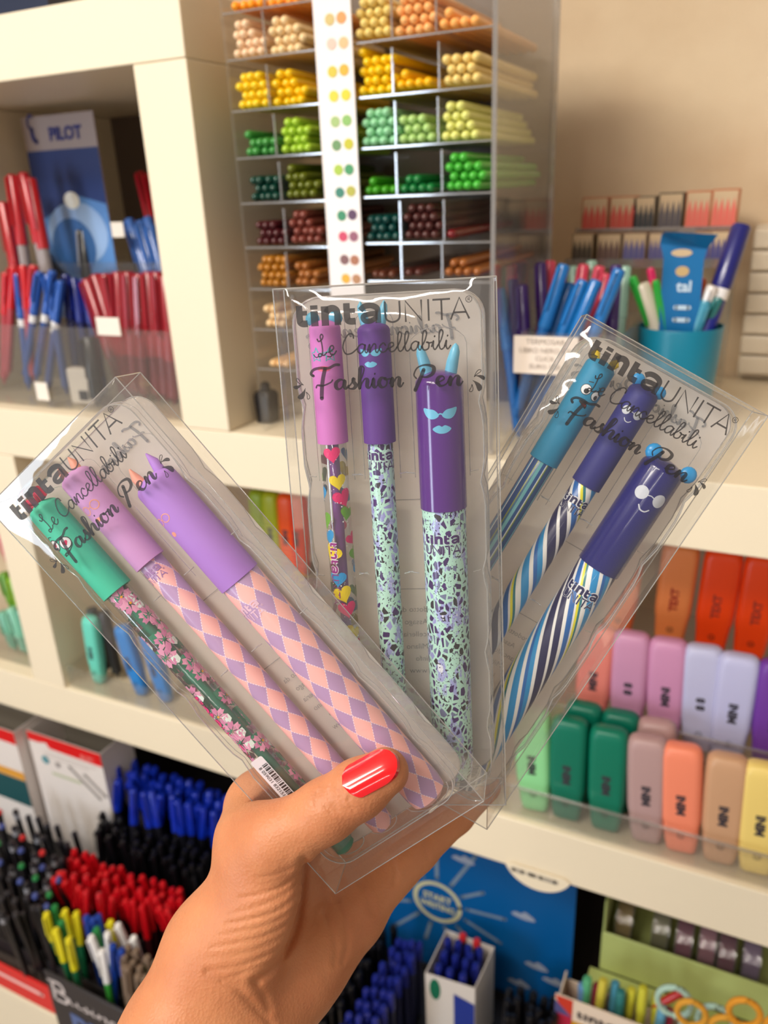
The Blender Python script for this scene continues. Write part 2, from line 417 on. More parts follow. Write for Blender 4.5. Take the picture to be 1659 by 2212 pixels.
# upper open cube
t = thing('cube_shelf', 'open cream cube shelf standing on the counter, blue and red pens inside', 'shelf', T(-0.75, YF, ZT1))
def lb(mb, lo, hi, base): return mb.box(tuple(a - b for a, b in zip(lo, base)), tuple(a - b for a, b in zip(hi, base)))
B = (-0.75, YF, ZT1)
lb(MB(), (-1.017, YF, 1.568), (-0.510, 1.06, 1.626), B).obj('top_panel', CREAM, t, bevel=0.0012)
lb(MB(), (-0.572, YF, ZT1 + 0.0005), (-0.510, 1.06, 1.5675), B).obj('side_panel', CREAM, t, bevel=0.0012)
lb(MB(), (-1.017, YF, ZT1 + 0.0005), (-0.955, 1.06, 1.5675), B).obj('side_panel', CREAM, t, bevel=0.0012)
lb(MB(), (-0.955, 1.05, ZT1 + 0.0005), (-0.572, 1.06, 1.5675), B).obj('back_panel', mat((112, 97, 88), rough=0.6), t)  # back colour darkened to stand for shade inside the cube
# lower counter unit
t = thing('counter_shelf', 'long cream shelving unit with counter top running under all the displays', 'shelf', T(-0.4, YF, 0.37))
B = (-0.4, YF, 0.37)
lb(MB(), (-1.6, YF, ZB1), (0.9, 1.07, ZT1), B).obj('counter_top', CREAM, t, bevel=0.0012)
lb(MB(), (-1.6, YF, ZB2), (0.9, 1.07, ZT2), B).obj('middle_shelf', CREAM, t, bevel=0.0012)
xl = at(130, 1440, YF).x; xr = xl + 0.0
lb(MB(), (xl - 0.062, YF, ZT2 + 0.0005), (xl, 1.06, ZB1 - 0.0005), B).obj('upright', CREAM, t, bevel=0.0012)
lb(MB(), (-0.30, YF, ZT2 + 0.0005), (-0.24, 1.06, ZB1 - 0.0005), B).obj('upright', CREAM, t, bevel=0.0012)
lb(MB(), (-1.6, 1.055, ZT2), (0.9, 1.065, ZB1), B).obj('back_panel', mat((196, 178, 160), rough=0.6), t)
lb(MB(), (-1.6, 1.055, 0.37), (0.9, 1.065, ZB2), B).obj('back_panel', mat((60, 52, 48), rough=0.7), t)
# base cabinet whose deep ledge carries the bottom row of pens
YL = 0.527; ZL = 0.37
t = thing('base_cabinet', 'cream base cabinet with a deep ledge carrying the lowest row of pens', 'cabinet', T(-0.4, YL, 0))
B = (-0.4, YL, 0)
lb(MB(), (-1.6, YL, ZL - 0.03), (0.9, 1.07, ZL), B).obj('ledge', mat((70, 60, 56), rough=0.5), t, bevel=0.001)
lb(MB(), (-1.6, YL - 0.012, ZL - 0.30), (0.9, YL, ZL - 0.055), B).obj('front_panel', CREAM, t, bevel=0.001)
lb(MB(), (-1.6, YL, 0.0), (0.9, 1.07, ZL - 0.031), B).obj('carcass', CREAM, t)

# ------------------------------------------------------------------ display furniture and stock
ACRYL = film('clear_acrylic', tint=(0.96, 0.96, 0.955), refl=0.06, haze=0.05, hazecol=(.8, .76, .7), rough=0.05, fmax=0.5)
TIERF = film('clear_tier', tint=(0.97, 0.97, 0.965), refl=0.03, haze=0.03, hazecol=(.7, .66, .6), rough=0.1, fmax=0.12)
ACRYLE = film('acrylic_edge', tint=(0.82, 0.80, 0.79), refl=0.22, haze=0.35, hazecol=(.62, .58, .55), rough=0.1, fmax=0.5)
GREY = mat((150, 140, 132), rough=.5); PAPER = mat((236, 226, 214), rough=.6); DARK = mat((26, 24, 28), rough=.4)
def loft(mb, secs, n=6):
    """rounded-rectangle sections (z, w, d, r) stacked along z"""
    rings = [[(a, b, z) for a, b in rrect(-w_ / 2, -d_ / 2, w_ / 2, d_ / 2, r_, n)] for z, w_, d_, r_ in secs]
    m = len(rings[0]); v = [p for r_ in rings for p in r_]
    f = [(i * m + k, i * m + (k + 1) % m, (i + 1) * m + (k + 1) % m, (i + 1) * m + k) for i in range(len(rings) - 1) for k in range(m)]
    f += [tuple(range(m))[::-1], tuple((len(rings) - 1) * m + k for k in range(m))]
    mb.add(v, f); return mb
def axis_m(top, low, roll=0.0, sc=1.0):
    """frame with its origin at top and +Z pointing from low to top"""
    z = (Vector(top) - Vector(low)).normalized(); x = Vector((1, 0.0, 0)); x = (x - z * x.dot(z)).normalized(); y = z.cross(x)
    m = Matrix.Identity(4)
    for i in range(3): m[i][0] = x[i]; m[i][1] = y[i]; m[i][2] = z[i]; m[i][3] = top[i]
    return m @ Matrix.Rotation(roll, 4, 'Z') @ Matrix.Scale(sc, 4)
PROTO = {}
def pen(kind, top, low, label, group=None, L=.142, cap=.055, r=.0052, capc=(200, 20, 30), barc=(190, 190, 190), clip=True, band=None, rough=.3, clipc=None, roll=None, clear=False, cat='pen', name='pen'):
    m = axis_m(top, low, random.uniform(-.6, .6) if roll is None else roll)
    if kind in PROTO: return dup(PROTO[kind], m, label, group)
    t = thing(name, label, cat, m, group)
    bm = film('clear_pen_%d' % sum(barc), tint=lin(barc), refl=.1, haze=.35, hazecol=lin(barc), rough=.1) if clear else mat(barc, rough=rough)
    MB().lathe([(-L, .0008), (-L + .010, r * .55), (-L + .0101, r * .86), (-cap + .002, r * .86)], 12).obj('barrel', bm, t)
    c = MB().lathe([(-cap, r * .9), (-cap + .0004, r), (-.003, r * .93), (-.0006, r * .75), (0, r * .3)], 12).obj('cap', mat(capc, rough=rough, coat=.3), t)
    if clip: MB().box((-r * .28, -r - .0022, -cap * .72), (r * .28, -r - .0010, -.004)).box((-r * .28, -r - .0012, -.008), (r * .28, -r * .5, -.004)).obj('clip', mat(clipc or capc, rough=rough, coat=.3), c)
    if band: MB().lathe([(-cap - .012, r * .92), (-cap - .002, r * .92)], 12).obj('band', mat(band, rough=.4), t)
    PROTO[kind] = t
    return t
def bx(lo, hi, m, name, parent=None, bevel=0.0, base=None):
    if base: lo = tuple(a - b for a, b in zip(lo, base)); hi = tuple(a - b for a, b in zip(hi, base))
    return MB().box(lo, hi).obj(name, m, parent, bevel=bevel)
def open_tray(name, label, cat, x0, x1, y0, y1, z0, h, m, th=.002, div=(), hb=None, group=None):
    t = thing(name, label, cat, T(x0, y0, z0), group); hb = hb or h
    X, Y = x1 - x0, y1 - y0
    bx((0, 0, 0), (X, Y, th), m, 'base', t); bx((0, 0, th), (X, th, h), m, 'front_panel', t); bx((0, Y - th, th), (X, Y, hb), m, 'back_panel', t)
    bx((0, th, th), (th, Y - th, h), m, 'side_panel', t); bx((X - th, th, th), (X, Y - th, h), m, 'side_panel', t)
    for d in div: bx((d - x0 - th / 2, th, th), (d - x0 + th / 2, Y - th, h * .95), m, 'divider', t)
    return t
def plane_fn(o, ux, uy): return lambda a, b: tuple(o[i] + ux[i] * a + uy[i] * b for i in range(3))
def on_front(x0, z0, y): return lambda a, b: (x0 + a, y, z0 + b)

# --- upper cube: trays, pens, display card
open_tray('pen_holder', 'low clear acrylic pen holder at the front of the cube shelf', 'pen holder', -.948, -.578, .69, .80, ZT1 + .001, .10, ACRYL, div=(-.80, -.69))
open_tray('pen_holder', 'tall clear acrylic pen holder at the back of the cube shelf', 'pen holder', -.948, -.578, .825, .95, ZT1 + .001, .16, ACRYL, div=(-.80, -.69))
RP = dict(r=.0076, L=.15, cap=.085, capc=(176, 16, 30), barc=(150, 140, 140))
for a, b in (((26, 376), (40, 470)), ((50, 372), (74, 480)), ((66, 384), (82, 470)), ((6, 436), (22, 520))):
    pen('red_back', at(*a, .786), at(*b, .782), 'red capped pen standing behind beside the blue display card', 'red pens beside the display card', **RP)
for a, b in (((302, 372), (326, 470)), ((320, 376), (344, 474))):
    pen('red_wall', at(*a, .90), at(*b, .89), 'red pen at the back against the inner wall of the cube shelf', 'red pens against the cube wall', **{**RP, 'r': .0086})
for a, b in (((278, 472), (318, 600)), ((302, 476), (338, 604)), ((318, 468), (350, 590)), ((326, 484), (340, 590)), ((290, 490), (326, 610))):
    pen('blue_back', at(*a, .855), at(*b, .845), 'light blue pen leaning beside the white price tag in the cube', 'light blue pens in the cube', r=.0075, L=.15, cap=.08, capc=(56, 100, 172), barc=(60, 110, 180))
pen('black_long', at(180, 492, .85), at(188, 610, .84), 'black pen with chrome clip standing before the blue display card', r=.0075, L=.15, cap=.07, capc=(16, 16, 20), barc=(20, 20, 24), clipc=(200, 196, 190))
pen('black_long', at(88, 540, .83), at(140, 610, .82), 'black pen slanting across the foot of the blue display card')
for a, b in (((14, 588), (12, 690)), ((30, 574), (24, 680)), ((50, 572), (58, 670)), ((74, 572), (70, 660))):
    pen('red_front', at(*a, .755), at(*b, .75), 'red pen among the front row pens at the outer end', 'red pens in the front row', r=.0065, capc=(196, 14, 30), barc=(170, 60, 70), L=.15)
for a, b in (((38, 590), (48, 690)), ((86, 586), (72, 690)), ((102, 592), (120, 700)), ((114, 584), (98, 690)), ((132, 606), (118, 720))):
    pen('blue_front', at(*a, .75), at(*b, .745), 'blue pen with white label in the front holder of the cube', 'blue labelled pens in the front holder', r=.006, capc=(34, 84, 170), barc=(30, 70, 140), band=(226, 224, 226), L=.15)
for a, b in (((142, 592), (154, 700)), ((160, 600), (176, 700)), ((180, 602), (198, 700))):
    pen('navy_front', at(*a, .77), at(*b, .765), 'dark blue pen between the blue and red pens in the cube', 'dark blue pens in the cube', r=.0065, capc=(22, 36, 124), barc=(26, 34, 90), L=.15)
for a, b in (((188, 602), (228, 722)), ((206, 592), (242, 714)), ((228, 590), (252, 722)), ((256, 586), (264, 722)), ((278, 586), (286, 722)), ((302, 590), (308, 722)), ((322, 586), (332, 722)), ((340, 586), (350, 722)), ((356, 594), (366, 722))):
    pen('red_bundle', at(*a, .765), at(*b, .76), 'thick dark red pen in the bundle against the cube side', 'thick red pens in the cube', r=.0092, L=.155, cap=.10, capc=(150, 22, 36), barc=(120, 26, 38))
for px, Y, w_, h_, lab in (((235, 705), .687, .034, .020, 'white price tag hooked on the front pen holder of the cube'), ((255, 496), .822, .020, .018, 'small white price tag on the back pen holder of the cube'), ((92, 845), .687, .020, .022, 'white price tag low on the front pen holder')):
    p = at(*px, Y); mb = MB().box((-w_ / 2, -.0012, -h_ / 2), (w_ / 2, 0, h_ / 2)); tag(mb.obj('price_tag', PAPER, mtx=T(*p)), lab, 'price tag')
# display card with its printed picture
p0 = at(66, 600, .835); p1 = at(62, 255, .86)
cx0, cx1 = at(76, 420, .845).x, at(228, 420, .845).x
zb, zm, zt = at(150, 590, .845).z, at(140, 322, .845).z, at(128, 246, .845).z
t = thing('display_card', 'display card with blue picture and navy lettering in the cube shelf', 'display card', T((cx0 + cx1) / 2, .845, zb))
W2 = (cx1 - cx0) / 2
bx((-W2, 0, -.06), (W2, .002, zt - zb), mat((176, 160, 156), rough=.4), 'card', t)
mb = MB(); f = on_front(0, 0, -.0006)
H2 = zm - zb
mb.cm = 0; mb.sheet([(-W2, -.06), (W2, -.06), (W2, H2), (-W2, H2)], f)
f = on_front(0, 0, -.0010)
mb.cm = 1; mb.sheet([(-W2, -.06), (W2, -.06), (W2, H2 * .56), (W2 * .2, H2 * .64), (-W2 * .9, H2 * .45)], f)
f = on_front(0, 0, -.0014); mb.cm = 2; mb.blob([(a + .004, b + H2 * .33) for a, b in circ(0, 0, W2 * .85, 28, H2 * .26)], f)
f = on_front(0, 0, -.0018); mb.cm = 3; mb.blob([(a - W2 * .1, b + H2 * .22) for a, b in circ(0, 0, W2 * .62, 24, H2 * .24)], f)
f = on_front(0, 0, -.0022); mb.cm = 4; mb.blob([(a + .004, b + H2 * .60) for a, b in circ(0, 0, W2 * .22, 18, H2 * .07)], f)
mb.obj('picture_print', [mat((44, 66, 124), rough=.35), mat((92, 142, 206), rough=.35), mat((150, 182, 226), rough=.35), mat((64, 112, 176), rough=.35), mat((236, 238, 232), rough=.4)], t, smooth=False)
mb = MB(); f = lambda a, b: (a + .011, -.0008, b + H2 + (zt - zm) * .28)
text_into(mb, 'PILOT', .021, f, bold=.0009)
g = lambda a, b: (a, -.0008, b)
mb.stroke(spline([(-W2 + .021, H2 + .040), (-W2 + .016, H2 + .043), (-W2 + .011, H2 + .036), (-W2 + .012, H2 + .028)], 5), [.002, .0045, .005, .003, .002] + [.003] * 11, g); mb.stroke(spline([(-W2 + .016, H2 + .026), (-W2 + .0165, H2 + .016), (-W2 + .021, H2 + .011)], 5), .006, g)
mb.obj('lettering', mat((36, 44, 120), rough=.5), t, smooth=False)
# small carton and black marker low in the front
p = atz(155, 880, ZT1 + .004); t = thing('carton', 'small pale grey carton standing at the front of the cube shelf', 'carton', T(p.x, .715, ZT1 + .003) @ Matrix.Rotation(.1, 4, 'Z'))
bx((-.017, -.008, 0), (.017, .008, .045), mat((206, 196, 184), rough=.6), 'body', t, bevel=.003); bx((-.002, -.0086, .006), (.011, -.0081, .018), DARK, 'black_print', t)
pen('black_marker', at(192, 726, .72), at(212, 872, .715), 'thick black marker standing beside the small pale carton', r=.011, L=.085, cap=.05, capc=(14, 14, 16), barc=(18, 18, 20), name='marker', cat='marker')
# tray on top of the cube
xa = at(128, 8, .70).x
open_tray('stock_tray', 'dark blue tray of green pens on top of the cube shelf', 'tray', xa - .22, xa, .685, .86, 1.627, .03, mat((28, 36, 60), rough=.4))
for k in range(5):
    y_ = .70 + k * .03; pen('green_top', Vector((xa - .006, y_, 1.642 + .013)), Vector((xa - .15, y_, 1.642 + .013)), 'green pen lying in the dark tray on top of the cube', 'green pens on top of the cube', r=.012, L=.15, cap=.06, capc=(16, 110, 56), barc=(20, 90, 50))

# --- pencil rack
YR = .685; PD = .0083
rk = thing('pencil_rack', 'tall clear acrylic rack full of coloured pencils sorted by colour', 'rack', T(-.34, YR, ZT1))
RB = (-.34, YR, ZT1)
XL0, XL1 = at(497, 180, YR).x, at(697, 180, YR).x
XS0, XS1 = at(693, 180, YR).x, at(772, 180, YR).x
XR1 = at(1066, 180, YR).x; XR0 = XS1 - .002
TOPZ = 1.66
bx((XR1, YR, ZT1 + .001), (XR1 + .003, YR + .19, TOPZ), ACRYL, 'side_panel', rk, base=RB)
bx((XR1 - .0005, YR - .0022, ZT1 + .001), (XR1 + .0035, YR - .0002, TOPZ), ACRYLE, 'panel_edge', rk, base=RB)
bx((XR1 - .0005, YR + .1902, ZT1 + .001), (XR1 + .0035, YR + .193, TOPZ), ACRYLE, 'panel_edge', rk, base=RB)
bx((XL0 - .003, YR, ZT1 + .001), (XL0, YR + .19, TOPZ), ACRYL, 'side_panel', rk, base=RB)
bx((XL0 - .003, YR + .192, ZT1 + .001), (XR1 - .001, YR + .195, TOPZ), mat((112, 98, 86), rough=.5), 'back_panel', rk, base=RB)
st = MB().box((XS0, YR - .006, 1.27), (XS1, YR - .0045, TOPZ)); st.v = [tuple(a - b for a, b in zip(p, RB)) for p in st.v]
strip = st.obj('colour_strip', mat((238, 228, 224), rough=.35), rk)
dots = [((203, 178, 110), (240, 150, 84)), ((236, 190, 172), (236, 182, 130)), ((212, 190, 60), (226, 172, 44)), ((226, 206, 60), (228, 204, 44)), ((164, 190, 120), (140, 186, 100)), ((110, 150, 96), (196, 190, 40)), ((168, 196, 70), (70, 150, 96)), ((60, 130, 110), (180, 176, 70)), ((60, 140, 100), (90, 60, 90)), ((206, 70, 100), (150, 90, 110)), ((130, 90, 90), (170, 110, 80)), ((226, 170, 50), (180, 130, 90))]
drow = [(712, 42, 737, 38), (716, 95, 742, 92), (718, 155, 743, 151), (721, 208, 747, 205), (724, 263, 749, 260), (727, 314, 753, 311), (731, 367, 754, 366), (734, 416, 758, 413), (738, 466, 761, 464), (741, 511, 764, 511), (744, 561, 766, 562), (747, 602, 770, 603)]
for (c1, c2), (xa_, ya_, xb_, yb_) in zip(dots, drow):
    for c_, q in ((c1, (xa_, ya_)), (c2, (xb_, yb_))):
        p = at(*q, YR - .0063)
        MB().blob(circ(0, 0, .0047, 14), lambda a, b: (a + p.x - RB[0], YR - .0064 - RB[1], b * .95 + p.z - RB[2]), rings=(1,)).obj('colour_dot', mat(c_, rough=.5), strip, smooth=False)
def pencil_mesh(c):
    k = ('pencil', c)
    if k in PROTO: return PROTO[k]
    mb = MB(); n = 6; r = PD / 2 * .98
    mb.lathe([(.0, .0003), (.0006, r * .45), (.0018, r * .75), (.0036, r * .94), (.006, r), (.174, r)], 12, 'y')
    me = mb.mesh('pencil', True, 50); me.materials.append(mat(c, rough=.22, coat=.35)); PROTO[k] = me
    return me
def stack(px, py, rows, c, label, group):
    o_ = at(px, py, YR)
    for i, n in enumerate(rows):
        off = (i % 2) * .5
        for k in range(n):
            o = bpy.data.objects.new('pencil', pencil_mesh(c)); COL.objects.link(o)
            o.location = (o_.x + (k + off) * PD + random.uniform(-.0003, .0003), YR + random.uniform(-.001, .003), o_.z + i * PD * .88)
            tag(o, label, 'pencil', group)
    return o_
def shelfplate(x0, x1, z, divs):
    z -= PD / 2 + .0004
    bx((x0, YR, z - .002), (x1, YR + .185, z), TIERF, 'tier', rk, base=RB); bx((x0, YR - .0015, z - .0017), (x1, YR - .0002, z - .0003), ACRYLE, 'tier_edge', rk, base=RB)
    for d in divs:
        bx((d - .0008, YR + .001, z + .0002), (d + .0008, YR + .18, z + .034), TIERF, 'divider', rk, base=RB); bx((d - .0006, YR - .0015, z + .0004), (d + .0006, YR + .0006, z + .034), ACRYLE, 'divider_edge', rk, base=RB)
NL = ['top', 'second', 'third', 'fourth', 'fifth', 'sixth', 'seventh', 'eighth', 'lowest']
Lrow = [(503, 12, (255, 158, 20), [4], (583, 6), (250, 150, 24), [4], 'orange', 'deep orange'),
        (507, 115, (242, 206, 168), [4, 4, 3, 2], (587, 108), (242, 210, 158), [4, 4, 4, 2], 'pale pink-beige', 'cream'),
        (517, 226, (246, 206, 30), [4, 4, 4, 3], (596, 220), (248, 200, 14), [4, 4, 3, 2], 'bright yellow', 'golden yellow'),
        (533, 328, (64, 146, 66), [4, 4, 1], (611, 322), (166, 204, 56), [4, 3, 4, 2], 'leaf green', 'lime green'),
        (545, 426, (16, 66, 54), [4, 3, 4], (621, 420), (98, 106, 22), [4, 4, 3, 1], 'blackish green', 'olive green'),
        (556, 522, (78, 26, 32), [4, 4, 3], (631, 518), (126, 60, 50), [4, 4, 3, 2], 'maroon', 'red-brown'),
        (562, 612, (178, 116, 34), [4, 4, 4, 4], (640, 610), (164, 100, 46), [3, 3, 2], 'ochre', 'light brown'),
        (576, 700, (236, 200, 150), [3, 3, 2], None, None, None, 'pale cream', ''),
        (586, 786, (240, 194, 138), [3], None, None, None, 'peach', '')]
for i, (x_, y_, c1, r1, q, c2, r2, n1, n2) in enumerate(Lrow):
    o_ = stack(x_, y_, r1, c1, n1 + ' pencil in the rack compartment nearest the cube shelf', n1 + ' pencils by the cube')
    if q: stack(q[0], q[1], r2, c2, n2 + ' pencil in the rack compartment beside the dotted strip', n2 + ' pencils by the strip')
    shelfplate(XL0, XL1, o_.z, [o_.x + PD * 4.0])
Rrow = [((774, 72), (236, 206, 120), [4, 3, 4, 3], (860, 66), (246, 180, 112), [4, 4, 4, 4], (956, 50), (252, 178, 98), [4, 1], 'sand', 'peach orange', 'apricot'),
        ((780, 196), (250, 206, 20), [4, 4, 4, 4, 1], (862, 182), (252, 192, 20), [4, 1], (962, 172), (240, 210, 128), [4, 3, 4], 'vivid yellow', 'amber', 'pale straw'),
        ((787, 306), (150, 214, 164), [4, 4, 4, 3], (868, 300), (176, 212, 128), [4, 3, 3], (960, 294), (226, 226, 128), [4, 3, 3, 2], 'mint green', 'pale green', 'pale lime'),
        ((792, 412), (64, 156, 30), [4, 1], (870, 408), (24, 122, 60), [4, 2], (968, 402), (74, 182, 60), [4, 4, 4, 2], 'grass green', 'emerald green', 'bright green'),
        ((797, 512), (14, 70, 66), [4, 3, 4], (878, 508), (78, 38, 36), [4, 4, 4, 3], (972, 506), (120, 20, 32), [1], 'dark teal', 'dark brown', 'crimson'),
        ((806, 594), (96, 50, 34), [3], (880, 590), (84, 40, 34), [2], (968, 588), (156, 90, 40), [4, 2], 'chestnut', 'dark chocolate', 'orange brown')]
for i, (q1, c1, r1, q2, c2, r2, q3, c3, r3, n1, n2, n3) in enumerate(Rrow):
    o_ = stack(*q1, r1, c1, n1 + ' pencil in the wide rack section right beside the dotted strip', n1 + ' pencils beside the strip')
    o2 = stack(*q2, r2, c2, n2 + ' pencil in the middle compartment of the wide rack section', n2 + ' pencils in the middle')
    o3 = stack(*q3, r3, c3, n3 + ' pencil against the clear side panel of the rack', n3 + ' pencils at the side panel')
    z_ = min(o_.z, o2.z, o3.z)
    shelfplate(XR0, XR1 - .0005, z_, [o2.x - PD * .62, o3.x - PD * .62])
p = atz(592, 868, ZT1); t = thing('pencil_sharpener', 'small black sharpener on the counter at the foot of the pencil rack', 'sharpener', T(XL0 - .018, .72, ZT1 + .001))
loft(MB(), [(0, .020, .02, .004), (.03, .022, .022, .004), (.034, .018, .018, .005)]).obj('body', DARK, t); MB().lathe([(.034, .006), (.042, .005), (.044, .002)], 12).obj('knob', DARK, t)

# --- pen holder right of the rack, price card, cup
xa, xb = at(1078, 700, .74).x, at(1352, 700, .74).x
open_tray('pen_holder', 'clear acrylic pen holder of blue and red pens beside the pencil rack', 'pen holder', -.208, xb, .725, .87, ZT1 + .001, at(1150, 722, .725).z - ZT1, ACRYL, div=(-.165,))
KB = dict(r=.0062, L=.15, cap=.06, capc=(20, 112, 186), barc=(16, 100, 176)); PP = dict(r=.0062, L=.15, cap=.06, capc=(60, 26, 104), barc=(50, 20, 90)); CR = dict(r=.0062, L=.15, cap=.06, capc=(220, 70, 98), barc=(200, 60, 90)); MT = dict(r=.0062, L=.15, cap=.05, capc=(150, 190, 172), barc=(160, 196, 180))
for a, b, y_ in (((1080, 622), (1098, 760), .77), ((1220, 570), (1165, 740), .76), ((1262, 604), (1200, 760), .765), ((1290, 604), (1225, 760), .755), ((1340, 580), (1275, 740), .765), ((1234, 610), (1190, 740), .775)):
    pen('sky_pen', at(*a, y_), at(*b, y_ - .01), 'bright blue pen leaning in the acrylic holder behind the price card', 'bright blue pens in the holder', **KB)
for a, b, y_ in (((1108, 602), (1112, 740), .78), ((1128, 614), (1134, 740), .775), ((1168, 566), (1172, 700), .80), ((1332, 572), (1322, 700), .80)):
    pen('purple_pen', at(*a, y_), at(*b, y_ - .01), 'dark purple pen standing in the acrylic holder beside the rack', 'dark purple pens in the holder', **PP)
for a, b, y_ in (((1104, 566), (1108, 700), .82), ((1190, 562), (1170, 700), .82), ((1262, 570), (1242, 700), .83), ((1296, 574), (1270, 700), .825), ((1310, 590), (1290, 700), .815)):
    pen('coral_pen', at(*a, y_), at(*b, y_ - .01), 'coral red pen at the back of the acrylic holder', 'coral pens in the holder', **CR)
for a, b, y_ in (((1238, 574), (1238, 700), .84), ((1278, 562), (1272, 700), .845), ((1352, 574), (1340, 700), .835)):
    pen('mint_pen', at(*a, y_), at(*b, y_ - .01), 'pale mint pen showing between the coral pens', 'mint pens in the holder', **MT)
pa, pb = at(1111, 724, .722), at(1246, 812, .722)
t = thing('price_card', 'white lettered price card clipped to the acrylic pen holder', 'price card', T((pa.x + pb.x) / 2, .722, (pa.z + pb.z) / 2))
w_, h_ = (pb.x - pa.x) / 2, (pa.z - pb.z) / 2
bx((-w_, -.0012, -h_), (w_, 0, h_), mat((240, 224, 210), rough=.5), 'card', t)
mb = MB()
for s, z_, k in (('TERMOSAR', .58, .0072), ('LIBRO NERO CA', .12, .0066), ('CLICK', -.30, .0064), ('EURO 3,50', -.72, .0062)): text_into(mb, s, k, lambda a, b: (a, -.0016, b + z_ * h_))
mb.obj('lettering', mat((150, 134, 120), rough=.6), t, smooth=False)
cpx = at(1470, 704, .84); rz = (at(1568, 704, .84).x - at(1374, 704, .84).x) / 2 * .96
ch = cpx.z - ZT1
t = thing('pen_cup', 'teal plastic cup of pens on the counter before the slatted panel', 'cup', T(cpx.x, .84, ZT1 + .001))
MB().lathe([(0, rz * .84), (.002, rz * .87), (ch - .001, rz), (ch, rz * .99), (ch - .001, rz * .965), (.004, rz * .83), (.0041, .001)], 48, cap1=False).obj('body', mat((8, 122, 152), rough=.35), t)
CUP = [('green_stick', (1366, 596), (1400, 700), .83, 'thin green pen leaning out of the teal cup toward the acrylic holder', None, dict(r=.0042, L=.13, cap=.07, capc=(40, 170, 60), barc=(60, 160, 70))),
       ('white_stick', (1384, 612), (1424, 700), .835, 'cream coloured pen leaning in the teal cup', None, dict(r=.009, L=.12, cap=.08, capc=(214, 206, 188), barc=(214, 206, 188), clip=False)),
       ('pink_stick', (1404, 578), (1432, 700), .845, 'thin pink pen leaning in the teal cup', None, dict(r=.0042, L=.135, cap=.06, capc=(222, 40, 104), barc=(170, 60, 90))),
       ('green_stick', (1416, 604), (1442, 700), .83, 'thin green pen in front of the pink pen in the teal cup', None, {}),
       ('pale_stick', (1446, 620), (1462, 700), .84, 'pale grey marker standing in the teal cup behind the blue packet', None, dict(r=.010, L=.12, cap=.04, capc=(190, 192, 180), barc=(150, 140, 170), clip=False)),
       ('orange_stick', (1516, 600), (1508, 700), .85, 'orange pen showing behind the blue packet in the cup', None, dict(r=.006, L=.12, cap=.05, capc=(214, 92, 44), barc=(214, 92, 44))),
       ('cyan_stick', (1526, 648), (1514, 700), .83, 'light blue pen low in the teal cup', None, dict(r=.006, L=.10, cap=.05, capc=(70, 150, 176), barc=(70, 150, 176))),
       ('white_top', (1540, 616), (1534, 700), .835, 'pen with white top and pink grip in the teal cup', None, dict(r=.0062, L=.11, cap=.038, capc=(222, 214, 210), barc=(220, 36, 104))),
       ('teal_top', (1554, 642), (1550, 700), .835, 'green pen with teal top at the cup rim', None, dict(r=.0052, L=.10, cap=.02, capc=(30, 110, 110), barc=(50, 160, 70)))]
for k, a, b, y_, lab, g_, kw in CUP:
    tp = at(*a, y_); lw = Vector((cpx.x - .30 * (tp.x - cpx.x), .84 + (y_ - .84) * .4, ZT1 + .008)); kw = dict(kw)
    if kw: kw['L'] = (tp - lw).length
    pen(k, tp, lw, lab, g_, **kw)
pen('navy_marker', at(1604, 484, .86), at(1530, 700, .838), 'big navy marker with white ring leaning out of the teal cup', r=.0098, L=.16, cap=.058, capc=(26, 28, 110), barc=(24, 30, 130), band=(236, 232, 232), name='marker', cat='marker', clip=False)
# folded blue packet with hang hole
p = at(1462, 700, .832); q = at(1450, 505, .832); hw = .0205
t = thing('card_packet', 'flat blue card packet with a folded top and hang holes in the cup', 'packet', T(p.x, .826, p.z))
hh = q.z - p.z
def packet(pts, y0, y1, m, nm, hole=()):
    mb = MB(); n = len(pts); v = [(a, y0, b) for a, b in pts] + [(a, y1, b) for a, b in pts]
    mb.add(v, [tuple(range(n))[::-1], tuple(range(n, 2 * n))] + [(k, (k + 1) % n, n + (k + 1) % n, n + k) for k in range(n)]); return mb.obj(nm, m, t, smooth=False)
BLU = mat((8, 106, 166), rough=.35)
packet([(-.014, -.09), (.022, -.09), (.019, hh * .72), (.021, hh * .84), (-.021, hh * .9), (-.017, hh * .74)], 0, .0012, BLU, 'sleeve')
MB().add([(-.021, 0, hh * .9), (.021, 0, hh * .84), (.030, -.016, hh * 1.0), (-.016, -.018, hh * 1.04), (-.020, -.006, hh * 1.0)], [(0, 1, 2, 3, 4)]).obj('folded_top', BLU, t, smooth=False)
MB().blob(circ(-.001, hh * .80, .0095, 16, .0035), on_front(0, 0, -.0006), rings=(1,)).obj('hang_hole', mat((206, 178, 140), rough=.6), t, smooth=False)
MB().blob(circ(.001, hh * .60, .0062, 16, .0048), on_front(0, 0, -.0006), rings=(1,)).obj('hang_hole', mat((196, 164, 112), rough=.6), t, smooth=False)
mb = MB(); text_into(mb, 'tal', .014, lambda a, b: (a + .004, -.0006, b + hh * .38), bold=.0004)
for z_ in (.2, .06): mb.stroke([(-.002, hh * z_), (.01, hh * z_)], .004, on_front(0, 0, -.0006))
mb.obj('lettering', mat((196, 216, 232), rough=.5), t, smooth=False)
